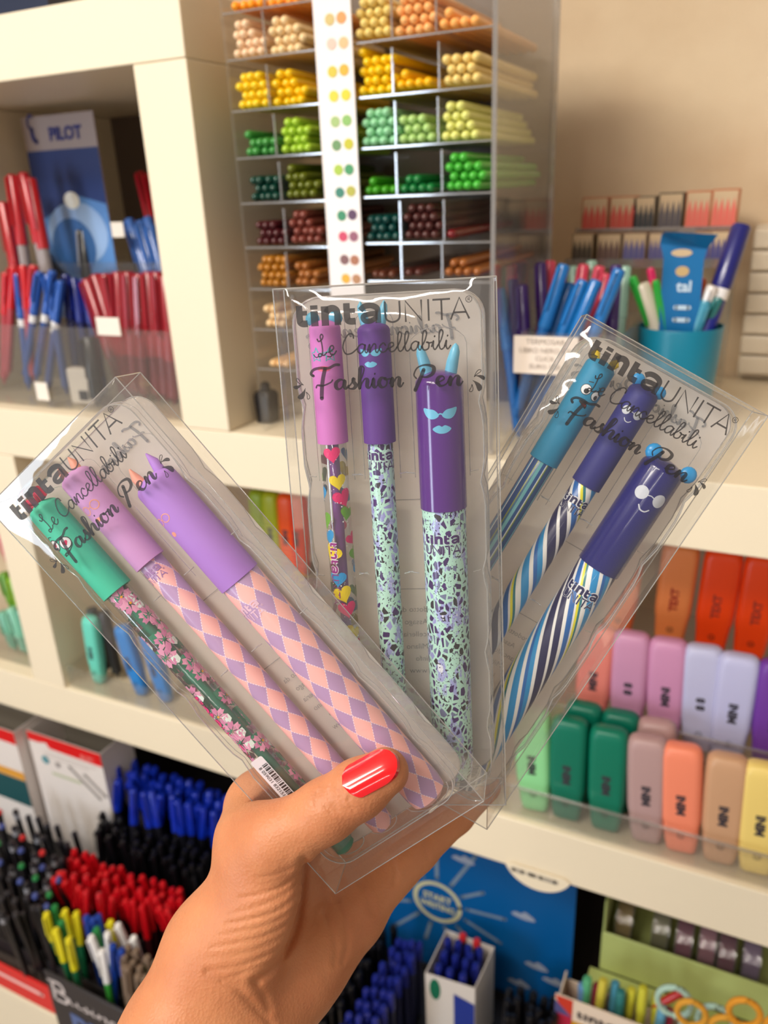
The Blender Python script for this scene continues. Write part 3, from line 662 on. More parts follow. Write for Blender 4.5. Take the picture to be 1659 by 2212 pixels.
# boxed leads on a stepped rack against the wall
rows = [(((1258, 426), (1312, 498)), ((1318, 424), (1374, 498)), ((1368, 424), (1412, 496)), ((1424, 416), (1472, 492)), ((1484, 412), (1532, 490)), ((1540, 408), (1590, 492))),
        (((1236, 504), (1280, 562)), ((1290, 504), (1340, 564)), ((1346, 502), (1394, 566)), ((1402, 502), (1440, 568)), ((1500, 500), (1532, 572)), ((1536, 498), (1578, 574)))]
cc = [((206, 84, 70), (170, 104, 70)), ((206, 84, 70), (170, 104, 70)), ((52, 52, 56), (110, 96, 80)), ((88, 80, 84), (90, 78, 62)), ((226, 108, 92), (186, 112, 74)), ((226, 108, 92), (186, 112, 74))], [((76, 64, 52), (120, 96, 66)), ((104, 76, 68), (118, 94, 66)), ((92, 88, 140), (130, 104, 84)), ((92, 88, 140), (130, 104, 84)), ((78, 74, 132), (130, 104, 84)), ((78, 74, 132), (130, 104, 84))]
nm = [['red striped pack farthest from the cup in the upper row of boxed leads', 'red striped pack second in the upper row beside the black striped pack', 'black striped pack in the upper row of boxed leads', 'grey striped pack in the upper row above the blue packet', 'coral striped pack in the upper row beside the end one', 'coral striped pack at the end of the upper row above the navy marker'],
      ['dark brown striped pack nearest the rack in the lower row of boxed leads', 'brown striped pack second in the lower row of boxed leads', 'violet striped pack in the middle of the lower row', 'violet striped pack half behind the blue packet', 'blue-violet striped pack just beyond the blue packet', 'blue-violet striped pack behind the navy marker in the lower row']]
YB = [1.0, .955]
x0r, x1r = at(1232, 540, .955).x - .004, at(1592, 450, 1.0).x + .006
t = thing('step_rack', 'clear stepped rack carrying two rows of boxed leads by the wall', 'rack', T(x0r, .95, ZT1))
zr = [at(1300, 500, 1.0).z, at(1300, 566, .955).z]
for k in (0, 1):
    bx((x0r, YB[k] - .004, zr[k] - .004), (x1r, YB[k] + .032, zr[k] - .001), ACRYL, 'step', t, base=(x0r, .95, ZT1)); bx((x0r, YB[k] - .006, zr[k] - .006), (x1r, YB[k] - .0042, zr[k] + .004), ACRYLE, 'step_lip', t, base=(x0r, .95, ZT1))
    bx((x0r, YB[k] + .028, ZT1 + .001), (x1r, YB[k] + .031, zr[k] - .0042), ACRYL, 'riser', t, base=(x0r, .95, ZT1))
for k in (0, 1):
    for i, (a, b) in enumerate(rows[k]):
        pa, pb = at(*a, YB[k]), at(b[0], b[1], YB[k]); w_, h_ = pb.x - pa.x, pa.z - zr[k]
        tt = thing('lead_pack', nm[k][i], 'lead pack', T((pa.x + pb.x) / 2, YB[k], zr[k] - .0005), 'boxed leads by the wall')
        bx((-w_ / 2, 0, 0), (w_ / 2, .024, h_), mat(cc[k][i][1], rough=.45), 'case', tt, bevel=.001)
        bx((-w_ * .44, -.0008, h_ * .04), (w_ * .44, -.0002, h_ * .96), mat((206, 178, 142), rough=.5), 'front_label', tt)
        mb = MB(); f = on_front(0, 0, -.0012)
        for j in range(4):
            xx = (-.33 + j * .22) * w_; mb.sheet([(xx - w_ * .11, h_ * .05), (xx + w_ * .11, h_ * .05), (xx + w_ * .10, h_ * .46), (xx, h_ * .80), (xx - w_ * .10, h_ * .46)], f)
        mb.obj('stripe_print', mat(cc[k][i][0], rough=.5), tt, smooth=False)

# --- highlighters on clear steps in the right-hand compartment
def highlighter(bot, top, c, label, sc=1.0, roll=0.0, group=None, word='MINI', ink_=(52, 48, 58), wx=1.0):
    up = (Vector(top) - Vector(bot)).normalized(); x = Vector((1, .02, 0)); x = (x - up * x.dot(up)).normalized(); y = up.cross(x)
    m = Matrix.Identity(4)
    for i in range(3): m[i][0] = x[i]; m[i][1] = y[i]; m[i][2] = up[i]; m[i][3] = bot[i]
    m = m @ Matrix.Scale(sc, 4)
    t = thing('highlighter', label, 'highlighter', m, group); k = ('hl', c, word, wx)
    if k not in PROTO:
        mt = mat(c, rough=.38, spec=.4)
        a = loft(MB(), [(.0362, .0372 * wx, .020, .007), (.045, .0388 * wx, .0215, .008), (.085, .0398 * wx, .0222, .008), (.113, .0392 * wx, .022, .008), (.1195, .037 * wx, .020, .009), (.1225, .032 * wx, .016, .0078), (.1238, .022 * wx, .009, .0044)]).mesh('body'); a.materials.append(mt)
        b = loft(MB(), [(0, .026 * wx, .013, .005), (.0012, .029 * wx, .015, .006), (.012, .0325 * wx, .0175, .0065), (.034, .0358 * wx, .0194, .007), (.036, .0358 * wx, .0194, .007)]).mesh('cap'); b.materials.append(mt)
        mb = MB(); text_into(mb, word, .0115, lambda p, q: (-q * 1.0 + .004, -.01135, p + .060), bold=.0006); c1 = mb.mesh('lettering', False); c1.materials.append(mat(ink_, rough=.5))
        mb = MB(); cz = circ(0, .022, .003, 12); mb.stroke(cz + [cz[0]], .0012, lambda p, q: (p, -.0098, q)); text_into(mb, 'x', .006, lambda p, q: (p, -.0099, q + .0202)); c2 = mb.mesh('cap_mark', False); c2.materials.append(mat(tuple(int(v * .62) for v in c), rough=.5))
        PROTO[k] = (a, b, c1, c2)
    for me_, n_ in zip(PROTO[k], ('body', 'cap', 'lettering', 'cap_mark')):
        o = bpy.data.objects.new(n_, me_); COL.objects.link(o); o.parent = t
    return t
XS_, XE_ = -.232, .16
t = thing('step_tray', 'clear acrylic stepped tray carrying rows of pastel highlighters', 'tray', T(XS_, .68, ZT2)); SB = (XS_, .68, ZT2)
for y0, y1, z_, lip in ((.678, .752, .8035, .036), (.752, .826, .8735, .030), (.826, .93, .951, .012)):
    bx((XS_, y0, z_ - .0022), (XE_, y1, z_), ACRYL, 'step', t, base=SB); bx((XS_, y0 - .0022, z_ - .0022), (XE_, y0 - .0002, z_ + lip), ACRYL, 'lip', t, base=SB); bx((XS_, y0 - .0028, z_ + lip + .0002), (XE_, y0 + .0002, z_ + lip + .002), ACRYLE, 'lip_edge', t, base=SB)
    if z_ > .81: bx((XS_, y0 + .0002, .8037), (XE_, y0 + .002, z_ - .0024), ACRYL, 'riser', t, base=SB)
HL = [((1147, 1766), (1152, 1600), (142, 214, 150), 'mint green highlighter at the inner end of the front row', .695), ((1215, 1786), (1232, 1560), (0, 112, 88), 'deep green highlighter beside the mint one in the front row', .695),
      ((1300, 1812), (1318, 1560), (0, 116, 90), 'deep green highlighter beside the mauve one in the front row', .695), ((1390, 1836), (1400, 1600), (182, 148, 146), 'mauve highlighter in the front row beside the coral one', .695),
      ((1466, 1860), (1474, 1612), (246, 140, 108), 'coral highlighter in the front row between mauve and tan', .695), ((1550, 1880), (1574, 1640), (204, 158, 122), 'tan highlighter leaning in the front row', .695), ((1630, 1908), (1652, 1668), (242, 212, 122), 'pale yellow highlighter at the outer end of the front row', .695)]
for a, b, c_, lab, y_ in HL:
    p = atz(a[0], a[1], .8045); p = Vector((p.x, y_, .8045)); q = at(b[0], b[1], y_ + .006); highlighter(p, q, c_, lab)
for a, b, c_, lab, y_ in (((1250, 1712), (1262, 1545), (0, 106, 84), 'second deep green highlighter tucked behind the inner green one', .728), ((1330, 1725), (1342, 1548), (0, 106, 84), 'second deep green highlighter behind the green one near the mauve', .728), ((1416, 1760), (1420, 1538), (180, 144, 142), 'mauve highlighter tucked behind the front mauve one', .728)):
    p = at(a[0], a[1], y_); p = Vector((p.x, y_, .8045)); q = at(b[0], b[1], y_ + .004); highlighter(p, Vector((q.x, y_ + .004, q.z)), c_, lab)
for a, b, c_, lab, y_, wd in (((1276, 1556), (1296, 1330), (226, 128, 116), 'coral pink highlighter in the second row half hidden by the pen box', .775, 'MINI'), ((1356, 1540), (1370, 1312), (200, 142, 176), 'pink highlighter in the second row nearest the pen box', .775, '8 8'), ((1440, 1530), (1450, 1318), (204, 142, 180), 'pink highlighter in the second row beside the lavender ones', .775, 'MINI'),
      ((1516, 1548), (1526, 1325), (190, 190, 222), 'lavender highlighter standing straight in the second row', .775, '8 8'), ((1574, 1592), (1610, 1348), (190, 190, 226), 'lavender highlighter leaning sideways in the second row', .77, 'MINI'), ((1664, 1620), (1690, 1400), (112, 60, 158), 'purple highlighter at the outer end of the second row', .77, 'MINI')):
    p = at(a[0], a[1], y_); q = at(b[0], b[1], y_ + .006); highlighter(Vector((p.x, y_, .8745)), Vector((q.x, y_ + .006, max(q.z, .97))), c_, lab, word=wd)
for xx, c_, lab in ((1330, (236, 120, 70), 'orange highlighter in the back row nearest the pen box'), (1442, (240, 140, 78), 'pale orange highlighter in the back row'), (1532, (255, 74, 14), 'vivid orange highlighter in the back row behind the lavender one'), (1618, (255, 74, 14), 'vivid orange highlighter in the back row at the outer end')):
    p = at(xx, 1400, .85); highlighter(Vector((p.x, .85, .952)), Vector((p.x + .003, .855, 1.07)), c_, lab, word='TEXT', ink_=(170, 50, 24))

# --- left-hand compartments of the counter shelf
open_tray('acrylic_tray', 'clear acrylic tray of teal and blue highlighters left of the pen boxes', 'tray', -.85, -.52, .675, .74, ZT2 + .001, .035, ACRYL, hb=.035)
for a, b, c_, lab in (((192, 1488), (194, 1345), (104, 206, 186), 'teal highlighter standing alone near the shelf upright'), ((280, 1520), (276, 1425), (40, 128, 204), 'blue highlighter in the clear tray beside the black one'), ((332, 1536), (328, 1430), (40, 128, 204), 'blue highlighter in the clear tray nearest the pen box')):
    p = atz(a[0], a[1], ZT2 + .004); q = at(b[0], b[1], .70); highlighter(Vector((p.x, .70, ZT2 + .004)), Vector((q.x, .702, ZT2 + .1)), c_, lab, sc=.86, wx=.72)
for px_ in (222, 246):
    p = at(px_, 1440, .715); pen('black_stub', Vector((p.x, .716, ZT2 + .115)), Vector((p.x + .004, .716, ZT2 + .004)), 'black marker standing between the teal and blue highlighters', 'black markers in the clear tray', r=.009, L=.11, cap=.05, capc=(24, 24, 26), barc=(30, 30, 32), name='marker', cat='marker')
open_tray('acrylic_tray', 'raised clear tray of bright highlighters behind the pen boxes', 'tray', -.66, -.46, .80, .90, ZT2 + .001, .12, ACRYL)
for px_, c_, lab in ((562, (150, 176, 30), 'yellow-green highlighter seen between two pen boxes'), (590, (176, 186, 28), 'lime highlighter seen beside the orange one between two pen boxes'), (622, (255, 92, 24), 'orange-red highlighter seen between two pen boxes'), (645, (236, 60, 24), 'red-orange highlighter half behind the middle pen box')):
    p = at(px_, 1150, .85); highlighter(Vector((p.x, .85, .955)), Vector((p.x + .004, .85, 1.09)), c_, lab, sc=.95, wx=.7)
MB().box((-.655, .81, ZT2 + .0035), (-.465, .89, .954)).obj('riser_block', mat((120, 104, 92), rough=.6)); tag(COL.objects['riser_block'], 'dull grey block raising the bright highlighters behind the boxes', 'riser')
xl2 = xl - .062
open_tray('acrylic_tray', 'clear tray of mint and pink pens in the outermost compartment', 'tray', xl2 - .26, xl2 - .004, .69, .80, ZT2 + .001, .05, ACRYL)
for k, (x_, y_, Y_, c_, lab, g_) in enumerate(((6, 1150, .80, (206, 40, 96), 'dark pink marker', 0), (26, 1165, .78, (222, 60, 110), 'bright pink marker', 0), (42, 1190, .77, (196, 36, 90), 'deep pink marker', 0), (8, 1236, .745, (96, 150, 30), 'leaf green marker', 0), (26, 1246, .74, (130, 176, 30), 'lime green marker', 0), (46, 1258, .735, (240, 130, 40), 'orange marker', 0), (4, 1320, .71, (110, 176, 150), 'mint pen', 0), (24, 1312, .71, (130, 196, 170), 'pale mint pen', 0), (44, 1316, .712, (96, 160, 140), 'dull mint pen', 0))):
    p = at(x_, y_, Y_); pen('left_%d' % k, p, Vector((p.x + .012, p.y, ZT2)), lab + ' in the outermost compartment beside the shelf upright', r=.009, L=max(.06, p.z - ZT2 - .006), cap=.05, capc=c_, barc=c_, name='marker', cat='marker')

# --- bottom shelf, left: cartons and packed pens
ZP = .512
def field(poly, nu, nv, ztop, fn, jit=.3):
    A, B_, C_, D_ = [Vector((*p, 0)) for p in poly]; out = []
    for j in range(nv):
        for i in range(nu):
            u = (i + .5 + random.uniform(-jit, jit)) / nu; v = (j + .5 + random.uniform(-jit, jit)) / nv
            q = (A * (1 - u) + B_ * u) * (1 - v) + (D_ * (1 - u) + C_ * u) * v
            p = atz(q.x, q.y, ztop + random.uniform(-.008, .008)); fn(p, i, j)
def lean(p, s=.018): return Vector((p.x + random.uniform(-s, s), p.y + random.uniform(-s, s), p.z - .13))
t = thing('pen_tray', 'long black divided tray under the packed pens on the bottom shelf', 'tray', T(-1.15, YL + .01, ZL))
DKT = mat((34, 31, 34), rough=.45); TB_ = (-1.15, YL + .01, ZL)
bx((-1.3, YL + .012, ZL + .0005), (-.42, 1.04, ZL + .004), DKT, 'base', t, base=TB_); bx((-1.3, YL + .008, ZL + .0005), (-.42, YL + .0115, ZL + .03), DKT, 'front_panel', t, base=TB_)
for d in (-.72, -.42): bx((d, YL + .012, ZL + .0045), (d + .003, 1.04, ZL + .075), DKT, 'divider', t, base=TB_)
for y_ in (.62,): bx((-1.3, y_, ZL + .0045), (-1.022, y_ + .003, ZL + .07), DKT, 'cross_divider', t, base=TB_); bx((-1.014, y_, ZL + .0045), (-.722, y_ + .003, ZL + .07), DKT, 'cross_divider', t, base=TB_)
bpen = dict(r=.0056, L=.142, cap=.058)
field([(222, 1612), (500, 1706), (490, 1770), (228, 1690)], 14, 3, .568, lambda p, i, j: pen('blue_cap', p, lean(p, .03), 'blue capped pen in the crowded row under the middle shelf edge', 'blue capped pens under the shelf', r=.0076, L=.16, cap=.062, capc=(10, 40, 160), barc=(22, 22, 30)))
field([(215, 1742), (470, 1838), (430, 1905), (205, 1800)], 10, 4, .505, lambda p, i, j: pen('black_pen', p, lean(p, .012), 'black pen packed between the blue and red capped pens', 'black pens between blue and red', capc=(14, 13, 17), barc=(24, 22, 26), **bpen))
ends = [(206, 50, 50), (40, 130, 70), (70, 84, 150), (40, 38, 44), (40, 38, 44), (70, 84, 150)]; en = ['red', 'green', 'slate blue', 'grey', 'dark grey', 'blue']
def ended(p, i, j):
    k = (0, 3, 4, 2, 4, 3, 1, 4, 3, 5, 4, 3, 4)[(i * 5 + j * 3) % 13]
    t_ = pen('end_%d' % k, p, lean(p, .012), 'black pen with a %s end plug in the outer packed bunch' % en[k], 'black pens with %s end plugs' % en[k], L=.14, cap=.006, r=.0052, capc=ends[k], barc=(22, 21, 25), clip=False, band=(150, 150, 158) if k == 3 else None)
field([(-10, 1722), (170, 1792), (104, 1965), (-10, 1995)], 7, 7, ZP, ended)
field([(150, 1822), (405, 1925), (395, 1985), (105, 1905)], 12, 4, ZP, lambda p, i, j: pen('red_cap', p, lean(p, .022), 'red capped pen in the dense bunch above the yellow pens', 'red capped pens on the bottom shelf', capc=(196, 10, 24), barc=(60, 18, 24), **bpen))
for q, k, lab, g_, kw in (((100, 1972), 'yellow_pen', 'yellow capped pen at the front of the bottom shelf', 'yellow pens', dict(capc=(222, 208, 30), barc=(30, 110, 70))), ((140, 1966), 'yellow_pen', '', '', {}), ((165, 1970), 'yellow_pen', '', '', {}), ((120, 2006), 'yellow_pen', '', '', {}), ((148, 2026), 'yellow_pen', '', '', {}), ((238, 1990), 'yellow_pen', '', '', {}),
      ((196, 2022), 'white_pen', 'white and green pen at the front beside the black sign', 'white pens', dict(capc=(236, 232, 230), barc=(60, 160, 60))), ((220, 2052), 'white_pen', '', '', {}), ((232, 2014), 'white_pen', '', '', {}), ((254, 1996), 'white_pen', '', '', {}), ((288, 2024), 'white_pen', '', '', {}),
      ((186, 1978), 'front_blue', 'blue pen among the yellow and white pens at the front', 'front blue pens', dict(capc=(20, 62, 156), barc=(20, 60, 140))), ((200, 1984), 'front_blue', '', '', {}), ((244, 2040), 'front_blue', '', '', {}), ((262, 2050), 'front_blue', '', '', {}), ((212, 1976), 'front_blue', '', '', {}),
      ((118, 1956), 'front_green', 'green pen among the yellow pens at the front', 'front green pens', dict(capc=(30, 130, 66), barc=(30, 120, 60))), ((208, 2004), 'front_green', '', '', {}), ((132, 1990), 'front_green', '', '', {})):
    p = atz(*q, ZP - .006)
    pen(k, p, lean(p, .014), lab or PROTO[k]['label'], g_ or PROTO[k]['group'], **({**bpen, **kw} if kw else {}))
field([(270, 2036), (345, 2068), (318, 2130), (250, 2090)], 4, 3, ZP - .01, lambda p, i, j: pen('smoky_pen', p, lean(p, .01), 'smoky clear pen beside the wrist on the bottom shelf', 'smoky clear pens', capc=(120, 100, 84), barc=(150, 130, 110), **bpen))
def carton(label, a, b, Y, zlow, dep, marks):
    pa, pb = at(*a, Y), at(*b, Y); zt = (pa.z + pb.z) / 2; w_ = (pb.x - pa.x) / 2; h_ = zt - zlow
    t = thing('carton', label, 'carton', T((pa.x + pb.x) / 2, Y, zlow))
    wm = mat((232, 222, 216), rough=.55)
    bx((-w_, 0, 0), (w_, .0015, h_), wm, 'front_panel', t); bx((-w_, dep, 0), (w_, dep + .0015, h_ + .012), mat((150, 142, 130), rough=.6), 'back_panel', t)
    bx((-w_, .0016, 0), (-w_ + .0015, dep, h_), wm, 'side_panel', t); bx((w_ - .0015, .0016, 0), (w_, dep, h_), wm, 'side_panel', t)
    f = on_front(0, 0, -.0005); mb = MB(); mb.sheet([(-w_, h_), (-w_, h_ - .018), (-w_ * .72, h_ - .018), (-w_ * .5, h_ - .014), (-w_ * .42, h_ - .024), (w_, h_ - .026), (w_, h_)], f); mb.obj('red_band', mat((222, 10, 14), rough=.45), t, smooth=False)
    if marks:
        f = on_front(0, 0, -.0009); mb = MB(); text_into(mb, '@ BIC', .011, lambda q, r_: (q + w_ * .62, -.0009, r_ + h_ - .021)); mb.obj('band_print', mat((244, 170, 160), rough=.5), t, smooth=False)
        MB().blob(circ(-w_ * .62, h_ - .052, .0085, 16), f, rings=(1,)).obj('teal_dot', mat((92, 150, 160), rough=.5), t, smooth=False)
        MB().blob(circ(-w_ * .28, h_ - .054, .006, 14), f, rings=(1,)).obj('grey_dot', mat((160, 150, 146), rough=.5), t, smooth=False)
        mb = MB()
        for z_, x_ in ((.034, .8), (.041, .6)): mb.stroke([(-w_ * .6, h_ - z_), (w_ * x_, h_ - z_)], .0016, f)
        mb.obj('text_lines', mat((196, 186, 182), rough=.5), t, smooth=False)
        mb = MB(); mb.stroke([(w_ * .05, h_ - .05), (w_ * .75, h_ - .098)], .006, f); mb.stroke([(w_ * .45, h_ - .056), (w_ * .92, h_ - .088)], .006, f); mb.obj('pen_picture', mat((150, 142, 138), rough=.5), t, smooth=False)
        MB().sheet([(-w_ * .5, h_ - .074), (w_ * .3, h_ - .074), (w_ * .3, h_ - .08), (-w_ * .5, h_ - .08)], f).obj('green_line', mat((196, 200, 170), rough=.5), t, smooth=False)
    else:
        f = on_front(0, 0, -.0009); MB().sheet([(-w_, h_ - .085), (w_, h_ - .085), (w_, h_ - .102), (-w_, h_ - .102)], f).obj('orange_band', mat((226, 160, 60), rough=.5), t, smooth=False); MB().sheet([(-w_, h_ - .103), (w_, h_ - .103), (w_, h_ - .16), (-w_, h_ - .16)], f).obj('teal_band', mat((30, 80, 84), rough=.5), t, smooth=False)
carton('white pen carton with red top band and teal dot on the bottom shelf', (56, 1575), (216, 1632), .735, ZL + .008, .07, True)
carton('white carton with red band and orange stripe cut by the picture edge', (-120, 1535), (28, 1580), .715, ZL + .008, .07, False)
for k, (x_, c_, lab) in enumerate(((110, (20, 90, 40), 'dark green folder standing at the back behind the white carton'), (225, (110, 74, 96), 'dull mauve folder standing behind the blue capped pens'), (18, (150, 160, 30), 'yellow-green folder at the back of the bottom shelf'))):
    p = at(x_, 1600, .90); tag(MB().box((-.045, 0, 0), (.045, .006, .30 + .008 * k)).obj('folder', mat(c_, rough=.5), mtx=T(p.x, .90 + .02 * k, ZL + .0045)), lab, 'folder')
# label rail and black sign on the ledge front
xr_ = at(118, 2128, YL - .014).x
t = thing('label_rail', 'red label rail along the front of the bottom ledge', 'label rail', T(xr_ - .2, YL - .014, ZL)); bx((-.3, -.003, -.036), (.2, 0, .018), mat((222, 40, 40), rough=.35), 'strip', t)
MB().stroke([(.02, -.004), (.17, -.004)], .008, on_front(0, 0, -.0036)).obj('white_lettering', mat((244, 190, 184), rough=.5), t, smooth=False)
s0 = at(100, 2088, YL - .02); ux = Vector((.985, -.10, 0)).normalized()
t = thing('shop_sign', 'black sign with white script and large blue letters at the bottom ledge', 'sign', T(s0.x, YL - .022, s0.z) @ Matrix.Rotation(-.02, 4, 'Z'))
bx((0, -.004, -.145), (.225, 0, 0), mat((44, 40, 44), rough=.45), 'board', t, bevel=.001)
mb = MB(); text_into(mb, 'PENS', .074, lambda a, b: (a * .92 + .11, -.0046, b - .118), bold=.0025); mb.obj('blue_lettering', mat((86, 106, 156), rough=.5), t, smooth=False)
mb = MB()
script(mb, 'usiness', .02, 0, .0105, .13, .0042, lambda a, b: (a + .022, -.0046, -b - .044), True)
mb.stroke(spline([(.008, -.014), (.03, -.012), (.034, -.026), (.014, -.03), (.036, -.034), (.034, -.048), (.012, -.05)], 5), .0055, on_front(0, 0, -.0046)); mb.stroke([(.014, -.012), (.012, -.05)], .0055, on_front(0, 0, -.0046))
mb.stroke([(.15, -.052), (.196, -.050)], .006, on_front(0, 0, -.0046))
mb.obj('white_script', mat((206, 194, 192), rough=.5), t, smooth=False)

# --- bottom shelf, middle: blue board, white stand, dark pens
YBD = .778
bR = at(1240, 2000, YBD).x; t = thing('display_board', 'blue display board with a pale sun ring and clouds under the shelf', 'display board', T(bR - .15, YBD, ZL))
bx((-.20, 0, .0045), (.15, .004, .355), mat((0, 84, 146), rough=.4), 'board', t)
ctr = at(945, 1948, YBD); cxl, czl = ctr.x - (bR - .15), ctr.z - ZL
SUNC = mat((196, 190, 150), rough=.5); RAYC = mat((112, 132, 152), rough=.5)
f = on_front(cxl, czl, -.0006); mb = MB(); c_ = circ(0, 0, .034, 40); mb.stroke(c_ + [c_[0], c_[1]], .0062, f, caps=False); mb.obj('sun_ring', SUNC, t, smooth=False)
mb = MB(); text_into(mb, 'START', .0155, lambda a, b: (a * .95 + cxl, -.0007, b + czl + .003), bold=.0005); text_into(mb, 'WRITING', .0145, lambda a, b: (a * .85 + cxl, -.0007, b + czl - .013), bold=.0005); mb.obj('lettering', SUNC, t, smooth=False)
for k in range(13):
    a = 2 * PI * k / 13 + .12; r0, r1 = .045, .045 + (.05, .034, .07, .04)[k % 4] * 1.1
    MB().stroke([(math.cos(a) * r0, math.sin(a) * r0), (math.cos(a) * r1, math.sin(a) * r1)], .0056, f).obj('sun_ray', RAYC, t, smooth=False)
for q in ((1130, 1978), (1158, 2086), (1120, 2122), (1196, 2120), (1000, 1856)):
    p = at(*q, YBD); P = spline([(-.016, -.002), (-.010, .004), (-.003, .003), (.002, .008), (.009, .005), (.015, .001), (.016, -.004), (0, -.006)], 3, True)
    MB().blob(P, on_front(p.x - (bR - .15), p.z - ZL, -.0007), rings=(1,)).obj('cloud_print', mat((150, 158, 176), rough=.5), t, smooth=False)
p = at(1162, 1856, YF - .003); t = thing('label_tab', 'rounded cream label tab hanging below the middle shelf edge over the blue board', 'label', T(p.x, YF - .0025, ZB2 + .020))
seg = [(math.cos(a_) * .040, math.sin(a_) * .040) for a_ in [PI + .42 + (PI - .84) * k / 24 for k in range(25)]] + [(.030, -.012), (-.030, -.012)]
mb = MB(); n_ = len(seg); mb.add([(a_, -.0006, b_) for a_, b_ in seg] + [(a_, .0006, b_) for a_, b_ in seg], [tuple(range(n_)), tuple(range(n_, 2 * n_))[::-1]] + [(k, n_ + k, n_ + (k + 1) % n_, (k + 1) % n_) for k in range(n_)])
mb.obj('tab', CREAM, t, smooth=False)
mb = MB()
for a, w_ in ((-.022, .012), (-.006, .006), (.012, .018)): mb.stroke([(a - w_ / 2, -.020), (a + w_ / 2, -.020)], .006, on_front(0, 0, -.0011))
mb.obj('grey_print', mat((170, 160, 146), rough=.5), t, smooth=False)
# white carton holder with open top
ZW = .515; P4 = [atz(918, 2102, ZW), atz(1026, 2136, ZW), atz(1068, 2046, ZW), atz(964, 2008, ZW)]
cen = sum(P4, Vector()) / 4; t = thing('carton_holder', 'open white carton of blue pens in front of the blue board', 'carton', T(cen.x, cen.y, ZL))
for k in range(4):
    a, b = P4[k] - cen, P4[(k + 1) % 4] - cen; ia, ib = a * .965, b * .965; hgt = ZW - ZL
    MB().add([(a.x, a.y, 0), (b.x, b.y, 0), (b.x, b.y, hgt), (a.x, a.y, hgt), (ia.x, ia.y, 0), (ib.x, ib.y, 0), (ib.x, ib.y, hgt), (ia.x, ia.y, hgt)], [(0, 1, 2, 3), (5, 4, 7, 6), (3, 2, 6, 7), (0, 3, 7, 4), (1, 5, 6, 2), (0, 4, 5, 1)]).obj('front_panel' if k == 0 else 'side_panel', mat((214, 204, 196), rough=.55), t, smooth=False)
a, b = P4[0] - cen, P4[1] - cen; nrm = Vector((b - a)).cross(Vector((0, 0, 1))).normalized() * .0008; h0 = ZW - ZL
g = lambda u, v: tuple(a + (b - a) * u + nrm + Vector((0, 0, h0 * v)))
MB().sheet([(.58, .0), (.99, .0), (.99, .80), (.58, .86)], g).obj('blue_print', mat((36, 54, 140), rough=.4), t, smooth=False)
MB().blob(circ(.2, .84, .11, 16, .13), g, rings=(1,)).obj('green_print', mat((14, 104, 74), rough=.45), t, smooth=False)
DB = dict(capc=(24, 34, 120), barc=(28, 30, 60), r=.0056, L=.142, cap=.03)
for q in ((968, 2028), (990, 2034), (1012, 2044), (1036, 2050), (960, 2056), (984, 2064), (1006, 2074), (1028, 2082), (948, 2084), (972, 2094), (1000, 2104), (1016, 2060)):
    p = atz(*q, ZW + .006); pen('dark_blue', p, Vector((p.x, p.y, p.z - .13)), 'dark blue pen standing inside the open white carton', 'blue pens in the white carton', **DB)
for q in ((1000, 2018), (1030, 2030)): p = atz(*q, ZW + .004); pen('red_dot', p, Vector((p.x, p.y, p.z - .13)), 'red ended pen at the back of the open white carton', 'red ended pens in the carton', capc=(196, 40, 44), barc=(30, 28, 40), r=.0056, L=.14, cap=.01)
field([(868, 2010), (918, 2026), (800, 2236), (720, 2230)], 4, 8, .508, lambda p, i, j: pen('dark_blue', p, lean(p, .006), 'dark blue pen in the slanting rows beside the white carton', 'dark blue pens beside the carton'), .18)
field([(790, 2010), (862, 1990), (700, 2220), (640, 2235)], 4, 7, .498, lambda p, i, j: pen('black_pen', p, lean(p, .008), 'black pen between the palm and the dark blue pens', 'black pens beside the palm'))
field([(1085, 2110), (1215, 2150), (1200, 2225), (1075, 2200)], 5, 3, .49, lambda p, i, j: pen('black_pen', p, lean(p, .01), 'black pen in front of the blue board beside the carton', 'black pens before the board'))
open_tray('pen_tray', 'black tray under the dark pens in front of the blue board', 'tray', -.415, -.15, YL + .012, .772, ZL + .0005, .03, DKT, hb=.012)

# --- bottom shelf, right: green box of tape, striped carton of pens, scissors
YG = .80
g0, g1 = at(1302, 2000, YG), at(1690, 2146, YG); zg = at(1400, 2046, YG).z
t = thing('tape_box', 'pale green open box of wrapped tape rolls under the right shelf', 'box', T(g0.x, YG, ZL)); GR = mat((190, 200, 122), rough=.45); hG = zg - ZL
gw = g1.x - g0.x
bx((0, 0, hG - .068), (gw, .003, hG), GR, 'front_panel', t, bevel=.001); bx((0, .0035, hG - .07), (.003, .16, hG + .05), GR, 'side_panel', t, bevel=.001); bx((.0035, .0035, hG - .07), (gw, .16, hG - .067), GR, 'base', t)
bx((-.012, -.022, hG - .072), (gw, -.0005, hG - .069), GR, 'lip', t, bevel=.001); bx((-.012, -.022, hG - .094), (gw, -.019, hG - .0725), GR, 'lip_front', t, bevel=.001); bx((.0, .0, .0045), (gw, .16, hG - .0725), DARK, 'stand', t)  # black stand is added, its colour filling in the shadow below the box
CLR = film('clear_wrap', tint=(.9, .88, .86), refl=.18, haze=.2, rough=.08, bump=.6, bscale=150)
